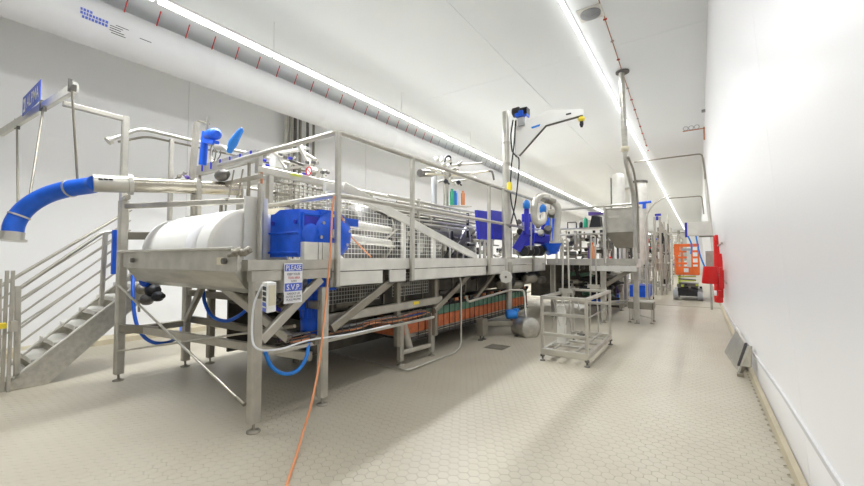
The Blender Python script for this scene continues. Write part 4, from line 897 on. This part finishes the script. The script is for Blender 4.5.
build('frame', MB().tube([(q.x - .1, 9.4, 2.09), (q.x - .1, 9.4, 2.24), (q.x + .1, 9.4, 2.24), (q.x + .1, 9.4, 2.09)], .014, 6), 'black', t)
# valve clutter under table
t = thing('valve_skid', 'tangle of steel pipes, dark motors and valves below the work table', 'pipework', (-2.3, 9.6, DK))
for k in range(70):
    a = Vector((-2.75 + 1.05 * rg.random(), 9.25 + .5 * rg.random(), 1.42 + .5 * rg.random()))
    dd = rg.choice([(1, 0, 0), (0, 0, 1), (0, 1, 0)]); l = rg.uniform(.1, .35)
    b = a + Vector(dd) * l; b.z = min(b.z, 2.03); b.x = min(b.x, -1.66)
    if (b - a).length < .03: continue
    build('pipe', MB().tube([a, b], rg.uniform(.015, .05), 8), rg.choice(['steel_bright', 'steel', 'black', 'steel_dull', 'steel_dark', 'steel_dark']), t)
build('blue_block', MB().cbox((-2.02, 9.35, 1.52), .14, .14, .28), 'purple', t)
# hopper
t = thing('hopper', 'square stainless hopper with sloping base on tall legs', 'hopper', (-1.35, 9.3, DK))
hx0, hx1, hy0, hy1 = -1.68, -1.12, 9.05, 9.7
mb = MB().box(hx0, hx1, hy0, hy1, 1.95, 2.46)
build('bin', mb, 'steel', t)
build('rim', MB().bar((hx0 - .02, hy0, 2.46), (hx1 + .02, hy0, 2.46), .03).bar((hx1, hy0, 2.46), (hx1, hy1, 2.46), .03), 'steel_bright', t)
v = [(hx0, hy0, 1.95), (hx1, hy0, 1.95), (hx1, hy1, 1.95), (hx0, hy1, 1.95), (-1.5, hy0 + .15, 1.62), (-1.15, hy0 + .15, 1.62), (-1.15, hy1 - .15, 1.62), (-1.5, hy1 - .15, 1.62)]
build('cone', MB().add(v, [(0, 1, 5, 4), (1, 2, 6, 5), (2, 3, 7, 6), (3, 0, 4, 7), (4, 5, 6, 7), (3, 2, 1, 0)]), 'steel_dull', t)
for x, y in ((hx0, hy0), (hx1, hy0), (hx1, hy1)): build('leg', MB().bar((x, y, DK), (x, y, 2.0), .04), 'steel', t)
for k in range(6): build('drop_pipe', MB().tube([(-1.6 + .09 * k, 9.5, DK), (-1.6 + .09 * k, 9.5, 1.7)], .022, 8), ('steel', 'steel_dark', 'steel_bright')[k % 3], t)
build('white_plate', MB().cbox((-1.5, 9.0, 2.28), .2, .01, .05), 'steel_bright', t)
# ceiling pipe
t = thing('ceiling_drop_pipe', 'tall steel pipe with collar dropping from the ceiling to the hopper', 'pipe', (-1.14, 8.05, 2.5))
build('collar', MB().cyl((-1.14, 8.05, CEIL - .03), (-1.14, 8.05, CEIL - .003), .12, 20), 'steel_dark', t)
build('pipe', MB().tube([(-1.16, 8.05, CEIL - .02), (-1.13, 8.1, 3.5), (-1.10, 8.7, 2.5), (-1.10, 9.02, 2.0)][:2] + [(-1.12, 8.12, 2.0), (-1.12, 8.95, 1.40)][:0] + [(-1.12, 8.12, 3.4)], .05, 12), 'steel_brushed', t)
build('valve', MB().lathe((-1.13, 8.1, 3.42), (0, 0, 1), [(0, .055), (.02, .075), (.08, .075), (.1, .055)], 12), 'cream', t)
build('lower_pipe', MB().tube(fillet([(-1.13, 8.1, 3.44), (-1.12, 8.12, 3.2), (-1.10, 8.95, 2.7), (-1.10, 8.97, 2.0)], .2), .045, 12), 'steel_bright', t)
build('tracer', MB().tube(fillet([(-1.07, 8.05, 3.3), (-1.03, 8.5, 3.1), (-1.03, 8.95, 2.6), (-1.03, 8.97, 1.5)], .2), .02, 8), 'steel_dull', t)
# tall pale silo behind
t = thing('silo', 'tall pale cylindrical silo standing behind the hopper', 'silo', at(613, 300, D=16) * 1)
q = at(619, 258, Y=13.5); q.z = 0; t.location = q
build('body', MB().lathe(q + Vector((0, 0, .9)), (0, 0, 1), [(0, .1), (.3, .21), (3.0, .21), (3.15, .18), (3.2, .1)], 28), 'steel_pale', t)
for k in range(3): a = 2 * PI * k / 3 + .4; rhs_leg(t, q.x + .18 * math.cos(a), q.y + .18 * math.sin(a), 1.3, .05)
t = thing('thin_mast', 'thin vertical rod rising beside the pale silo', 'pole', (-2.0, 10, DK)); a = at(611, 178, Y=10); build('rod', MB().tube([(a.x, 10, DK), (a.x, 10, a.z)], .018, 8), 'steel_dark', t)
# ------------------------------------------------------------------ low table
t = thing('low_table', 'low stainless table on thin legs at the platform corner', 'table', (-1.1, 9.7, 0))
ta, tb = -1.32, -.84
build('apron', MB().box(ta, tb, 9.45, 9.47, .30, .44).box(tb - .02, tb, 9.45, 9.95, .30, .44), 'steel_dull', t)
build('table_top', MB().box(ta, tb, 9.45, 9.95, .44, .46), 'steel_bright', t)
for x in (ta + .03, tb - .03):
    for y in (9.48, 9.9): build('leg', MB().bar((x, y, .03), (x, y, .44), .03), 'steel_bright', t); foot(t, x, y, .05, .04)
build('stretcher', MB().tube([(ta + .03, 9.48, .2), (tb - .03, 9.48, .12)], .014, 6), 'steel_bright', t)
# ------------------------------------------------------------------ valves on standpipes at right
t = thing('blue_tee_valve', 'standpipe topped by a blue T shaped actuator with bent tube', 'valve', at(645, 290, Y=13.5))
q = at(645, 206, Y=13.5); t.location = (q.x, q.y, 0)
build('standpipe', MB().tube([(q.x, q.y, 0), (q.x, q.y, q.z - .08)], .04, 12), 'steel_bright', t)
build('actuator', MB().cyl(q + Vector((-.17, 0, .1)), q + Vector((.17, 0, .12)), .04, 14).cyl(q + Vector((-.02, 0, -.08)), q + Vector((-.02, 0, .08)), .05, 14), 'blue', t)
build('bent_tube', MB().tube(fillet([at(646, 260, Y=13.3), at(645, 217, Y=13.3), at(655, 202, Y=13.3), at(670, 195, Y=13.3)], .2), .022, 10), 'steel_bright', t)
t = thing('small_tee_valve', 'thin standpipes with small dark blue actuator farther down', 'valve', at(658, 280, Y=17))
q = at(658, 217, Y=17); t.location = (q.x, q.y, 0)
build('actuator', MB().cbox(q + Vector((0, 0, .08)), .2, .1, .08).cbox(q + Vector((-.03, 0, -.05)), .08, .08, .14), 'blue_violet', t)
for dx in (-.12, .06): build('standpipe', MB().tube([(q.x + dx, q.y, 0), (q.x + dx, q.y, q.z)], .04, 8), 'steel_bright', t)
build('leaning_pipe', MB().tube([(q.x + .1, q.y, q.z - .2), (q.x + .35, q.y, 1.6)], .035, 8), 'steel', t)
# tall white silos further
for k, (x, ytop, Yd, r) in enumerate(((641, 180, 17, .27), (631, 188, 20, .45), (675, 232, 40, .9))):
    q = at(x, 258, Y=Yd); zt = at(x, ytop, Y=Yd).z
    t = thing('tank', ('tall white tank with dark lid behind the blue T valve', 'white tank left of the dark lidded tank', 'distant pale tank beyond the orange lift')[k], 'tank', (q.x, Yd, 0))
    build('body', MB().lathe((q.x, Yd, .9), (0, 0, 1), [(0, .1), (.3, r), (zt - 1.1, r), (zt - 1.0, r * .85)], 24), 'steel_pale', t)
    build('lid', MB().cyl((q.x, Yd, zt - .12), (q.x, Yd, zt - .04), r * 1.05, 24), 'steel_dark' if k == 0 else 'steel', t)
    for j in range(3): a = 2 * PI * j / 3; build('leg', MB().bar((q.x + r * .7 * math.cos(a), Yd + r * .7 * math.sin(a), 0), (q.x + r * .7 * math.cos(a), Yd + r * .7 * math.sin(a), 1.4), .07), 'steel', t)
# far pipework rows
def skid(x0, x1, y0, y1, h, n, label, seed):
    r2 = random.Random(seed); t = thing('process_skid', label, 'pipework', ((x0 + x1) / 2, (y0 + y1) / 2, 0))
    for x in (x0, x1):
        for y in (y0, y1): build('upright', MB().bar((x, y, 0), (x, y, h), .06), 'steel', t)
    for z in (h, h * .5, .3):
        for y in (y0, y1): build('cross_bar', MB().bar((x0, y, z), (x1, y, z), .05), 'steel_bright', t)
        for x in (x0, x1): build('cross_bar', MB().bar((x, y0, z), (x, y1, z), .05), 'steel_bright', t)
    for k in range(n):
        a = Vector((r2.uniform(x0, x1), r2.uniform(y0, y1), r2.uniform(.15, h * .9)))
        d_ = r2.choice([Vector((0, 0, 1)), Vector((0, 0, 1)), Vector((1, 0, 0)), Vector((0, 1, 0))]); l = r2.uniform(.3, 1.2)
        b = a + d_ * l; b.x = min(b.x, x1); b.y = min(b.y, y1 + .2)
        if (b - a).length < .1: continue
        build('pipe', MB().tube([a, b], r2.choice([.02, .03, .05, .08]), 8), r2.choice(['steel_bright', 'steel', 'steel_dull', 'steel_dark', 'steel_dull', 'white_plastic', 'black']), t)
    for k in range(3):
        a = Vector((r2.uniform(x0, x1 - .2), r2.uniform(y0, y1), r2.uniform(.4, h))); build('valve_head', MB().lathe(a, (0, 0, 1), [(0, .06), (.02, .1), (.15, .1), (.2, .05)], 10), r2.choice(['blue', 'red', 'steel_bright', 'black']), t)
    return t
skid(-2.75, -2.02, 13.9, 15.4, 2.0, 60, 'steel pipe skid under shade just past the hopper', 11)
skid(-2.6, -1.5, 17.7, 19.8, 2.3, 60, 'frame of vertical pipes left of the orange lift', 12)
skid(-2.4, -1.2, 20.5, 24, 2.6, 34, 'farther frame of pipes behind the orange lift', 13)
skid(-2.4, -1.0, 27, 33, 2.8, 34, 'farthest frame of pipes down the hall', 14)
skid(-6.5, -4.6, 11.5, 16, 2.2, 30, 'pipe frame against the left wall past the platform', 15)
skid(-1.45, -1.08, 17.4, 19.6, 2.4, 60, 'narrow frame of thin standpipes beside the walkway beyond the trolley', 21)
skid(-2.0, -1.2, 34.5, 38.5, 3.0, 30, 'pale frame of pipes at the end of the hall', 23)
for k, (x, yt, Yd) in enumerate(((652, 236, 17.5), (664, 222, 22), (671, 228, 26), (668, 214, 30), (676, 236, 34), (662, 240, 19))):
    q = at(x, yt, Y=Yd); tag(build('standpipe', MB().tube([(q.x, Yd, 0), (q.x, Yd, q.z)], .03 + .01 * (k % 3), 8), 'steel_bright', origin=(q.x, Yd, 0)), ('tall', 'short', 'thick', 'tallest', 'shortest', 'slim')[k] + ' standpipe among the far pipework left of the lift, ' + ('nearest the blue trolley', 'second from the front', 'in the middle', 'fourth from the front', 'farthest away', 'behind the narrow frame')[k], 'pipe', 'far standpipes')
q = at(661.5, 248, Y=19); tag(build('red_box', MB().cbox(q, .24, .1, .2), 'red', origin=q), 'small red box mounted high on the far pipework', 'box')
# blue based trolley
t = thing('blue_trolley', 'wheeled steel trolley with blue crate on the bottom shelf', 'trolley', (-1.75, 14.3, 0))
a_ = at(642, 290, Y=14.4)
bx0, bx1, by0, by1 = -1.95, -1.33, 14.0, 15.2
for x in (bx0, bx1):
    for y in (by0, by1): pst = build('post', MB().bar((x, y, .08), (x, y, 1.15), .035), 'steel_bright', t); build('castor', MB().cyl((x - .015, y, .04), (x + .015, y, .04), .04, 10), 'rubber', pst)
build('shelf', MB().box(bx0, bx1, by0, by1, .12, .15), 'steel_bright', t)
build('crate', MB().box(bx0 + .05, bx1 - .03, by0 + .03, by1 - .1, .15, .52), 'blue', t)
for z in (.7, 1.12): build('rail', MB().bar((bx1, by0, z), (bx1, by1, z), .03).bar((bx0, by0, z), (bx1, by0, z), .03), 'steel_bright', t)
for k in range(12):
    a = Vector((bx0 + .05 + .5 * rg.random(), by0 + .2 + .8 * rg.random(), .6)); build('pipe_part', MB().tube([a, a + Vector((.1 * rg.random(), 0, .4 + .3 * rg.random()))], .05, 8), rg.choice(['steel_bright', 'black', 'steel_pale', 'steel']), t)
t = thing('blue_crate_stack', 'stacked blue and dark green crates in shade below the hopper', 'crates', (-2.2, 12.0, 0))
for k, m in enumerate(('blue', 'purple', 'green_belt', 'blue')): build('crate', MB().box(-2.75 + .0 * k, -1.85, 12.1, 12.8, .12 + .27 * k, .37 + .27 * k), m, t)
build('pallet', MB().box(-2.8, -1.8, 12.05, 12.85, 0, .12), 'steel_dark', t)
# ------------------------------------------------------------------ orange scissor lift
t = thing('scissor_lift', 'small orange scissor lift parked on the walkway by the far wall', 'lift', (-.34, 16.2, 0))
lx0, lx1, ly0, ly1 = -.70, -.02, 15.4, 16.9
build('chassis', MB().box(lx0 + .06, lx1 - .06, ly0, ly1, .14, .40), 'black', t)
for k in range(7): build('chassis_part', MB().cbox((lx0 + .1 + .1 * k, ly0 - .02, .44 + .04 * (k % 3)), .07, .06, .07), ('steel_dark', 'lime', 'black', 'steel_dull')[k % 4], t)
build('chassis_top', MB().box(lx0 + .04, lx1 - .04, ly0 + .04, ly1 - .04, .44, .52), 'steel_dark', t)
for x in (lx0 - .0, lx1 + .0):
    for y in (ly0 + .12, ly1 - .2): build('wheel', MB().cyl((x - .07, y, .17), (x + .07, y, .17), .17, 20), 'grey_plastic', t)
for k in range(4):
    z = .56 + .07 * k; build('scissor_arm', MB().bar((lx0 + .1, ly0 + .1, z), (lx1 - .1, ly0 + .1, z + (.03 if k % 2 else -.03)), .05, .045), 'lime' if k % 2 else 'steel_dark', t)
    build('scissor_arm', MB().bar((lx0 + .1, ly0 + .1, z), (lx0 + .1, ly1 - .2, z), .05, .05), 'lime', t)
build('deck', MB().box(lx0, lx1, ly0, ly1, .84, .90), 'orange', t)
build('toe_board', MB().box(lx0, lx1, ly0 - .01, ly0 + .01, .88, 1.12), 'orange', t)
for x in (lx0 + .02, lx0 + .2, lx1 - .2, lx1 - .02): build('post', MB().bar((x, ly0, .88), (x, ly0, 1.86), .055), 'orange', t)
for x in (lx0 + .02, lx1 - .02):
    for y in (16.2, ly1): build('post', MB().bar((x, y, .88), (x, y, 1.86), .05), 'orange', t)
for z in (1.82, 1.62, 1.42, 1.22): build('rail', MB().bar((lx0, ly0, z), (lx1, ly0, z), .05, .10 if z > 1.7 else .07), 'orange', t)
for z in (1.84, 1.4):
    for x in (lx0 + .02, lx1 - .02): build('rail', MB().bar((x, ly0, z), (x, ly1, z), .045), 'orange', t)
build('corner_panel', MB().box(lx0 - .02, lx0 + .14, ly0 - .02, ly0, 1.5, 1.86), 'orange', t)
build('top_sign', MB().box(lx0 + .2, lx1 - .2, ly0 - .045, ly0 - .03, 1.64, 1.72), 'grey_plastic', t)
build('logo_plate', MB().box(lx0 + .25, lx1 - .3, ly0 - .03, ly0 - .02, .93, 1.06), 'sign_white', t)
build('ladder', MB().box(lx1 - .34, lx1 - .22, ly0 - .04, ly0 - .03, 1.1, 1.7), 'steel_pale', t)
# ------------------------------------------------------------------ wall station at right
t = thing('wall_arm_box', 'grey box on a horizontal arm near the wall above the lift', 'box', at(695, 228, Y=13.6))
q = at(699, 229, Y=13.6)
build('box', MB().cbox(q, .56, .3, .40), 'steel_pale', t)
build('dark_end', MB().cbox(q + Vector((-.31, 0, -.02)), .06, .3, .42), 'blue_violet', t)
build('arm', MB().bar(q + Vector((0, 0, -.22)), (wx(q.z - .22) + 0.0, 13.6, q.z - .22), .04), 'steel_dull', t)
for k, (x0_, x1_) in enumerate(((688, 691), (696, 703))):
    a = at(x0_, 236, Y=13.5); b = at(x1_, 254, Y=13.5) if k == 0 else at(709, 276, Y=13.5)
    m_ = (a + b) / 2 + Vector((.05 - .1 * k, 0, 0))
    hose_obj('air_hose', [a, m_, b], .022, 'blue_light', 'blue air hose hanging from the grey box, ' + ('shorter left one' if k == 0 else 'longer right one'))
# red tool board
t = thing('red_tool_rack', 'red cleaning tools hanging in a row on the right wall', 'tool rack', (.35, 11.2, .1))
for k, (y, z0_, z1_, wd) in enumerate(((12.4, .9, 1.98, .12), (11.8, .6, 1.9, .12), (10.8, .52, 1.5, .12), (9.9, .78, 1.15, .08))):
    build('tool', MB().bar((wx(1) - .08, y, z0_), (wx(1) - .08, y, z1_), wd, .05), 'red', t)
    build('tool_head', MB().cbox((wx(1) - .09, y, z1_ if k % 2 else z0_ + .1), .06, .28, .12), 'red', t)
build('rail', MB().bar((wx(1.7) - .02, 9.7, 1.7), (wx(1.7) - .02, 12.7, 1.7), .03), 'steel', t)
build('rail', MB().bar((wx(.9) - .02, 9.7, .9), (wx(.9) - .02, 12.7, .9), .03), 'steel', t)
q = at(710.5, 275, Y=10.6)
t = thing('red_bucket', 'bright red tapered bucket in front of the wall tools', 'bucket', q - Vector((0, 0, .18)))
build('body', MB().lathe(q - Vector((0, 0, .19)), (0, 0, 1), [(0, .15), (.02, .165), (.36, .13), (.38, .135)], 20), 'red', t)
build('bracket', MB().bar(q + Vector((.1, 0, .0)), (wx(q.z) - .03, q.y, q.z), .03), 'steel', t)
q = at(718, 300, X=.28)
t = thing('fire_extinguisher', 'red cylinder with white label hung low on the right wall', 'extinguisher', (.34, 11.3, .36))
build('cylinder', MB().lathe((.34, 11.3, .36), (0, 0, 1), [(0, .07), (.02, .085), (.62, .085), (.7, .05), (.74, .03)], 18), 'red', t)
build('label', MB().lathe((.34, 11.3, .52), (0, 0, 1), [(0, .0855), (.001, .088), (.12, .088), (.121, .0855)], 18), 'sign_white', t)
build('wall_hook', MB().bar((.34, 11.3, .9), (wx(.9), 11.3, .9), .03), 'steel_dull', t)
build('valve', MB().cbox((.34, 11.3, 1.12), .05, .12, .06), 'black', t)
q = at(710.5, 260, Y=13.0)
t = thing('control_cabinet', 'small grey cabinet on a pole in front of the right wall', 'cabinet', (q.x, 13.0, 0))
build('case', MB().cbox(q, .22, .2, .48), 'grey_plastic', t)
build('door', MB().cbox(q + Vector((0, -.105, 0)), .18, .01, .44), 'steel', t)
build('pole', MB().tube([(q.x, 13.0, 0), (q.x, 13.0, q.z - .2)], .03, 8), 'steel', t)
# wall pipe leaning with the wall
q = MB().tube([(wx(4.7) - .04, 15.5, 4.7), (wx(1.2) - .04, 15.0, 1.2)], .05, 10)
tag(build('wall_conduit', q, 'steel_pale', origin=(.2, 15, 1.2)), 'pale conduit running up the right wall above the red tools', 'pipe')
t = thing('wall_bracket', 'small bracket with coiled wires high on the right wall', 'bracket', at(703, 126, Y=11))
q = at(704, 127, Y=11)
build('arm', MB().bar(q + Vector((.02, 0, -.03)), q + Vector((-.42, 0, -.03)), .02).bar(q, q + Vector((0, 0, -.3)), .03), 'copper', t)
for k in range(3):
    c_ = q + Vector((-.36 + .11 * k, 0, .03)); build('wire_coil', MB().tube([c_ + Vector((.05 * math.cos(a), .0, .05 * math.sin(a))) for a in [2 * PI * j / 12 for j in range(13)]], .008, 5), 'grey_plastic', t)
build('camera_box', MB().cbox(q + Vector((0, 0, .38)), .08, .08, .05), 'grey_plastic', t)
# ------------------------------------------------------------------ leaning folding step
t = thing('folded_step', 'folded stainless step frame leaning against the right wall', 'step', (.36, 6.9, 0))
A = at(724, 350, X=.22); 
P0 = at(740, 374, Z=.02); P1 = at(724.5, 351, Z=.02); P2 = at(736, 329.5, X=.42); P3 = at(749, 349, X=.46)
P0 = Vector((P0.x, P0.y, .02)); P1 = Vector((P1.x, P1.y, .02))
nrm = (P1 - P0).cross(P2 - P0).normalized() * .02
build('plate', MB().prism([P0.lerp(P1, .12), P1, P2, P2.lerp(P3, .75)], nrm), 'steel_brushed', t)
build('bottom_rail', MB().bar(P0 + nrm, P1 + nrm, .03, .04), 'steel_bright', t)
build('side_rail', MB().bar(P0.lerp(P3, .02), P3, .03, .05), 'steel_dull', t)
build('top_rail', MB().bar(P2, P3, .03, .03), 'steel_bright', t)
build('strut', MB().bar(at(746, 344, X=.30), at(738.5, 365, X=.30), .02, .02), 'ink', t)
build('end_plate', MB().prism([at(744, 345, X=.40), at(751, 346, X=.43), at(750.5, 367, X=.43), at(741, 366, X=.36)], (.012, 0, 0)), 'steel_brushed', t)
build('knob', MB().cyl(P3 + Vector((-.03, 0, .02)), P3 + Vector((-.0, 0, .02)), .03, 10), 'black', t)
build('foot_pad', MB().cbox(P0 + Vector((0, -.03, 0)), .06, .08, .035), 'steel_dull', t)
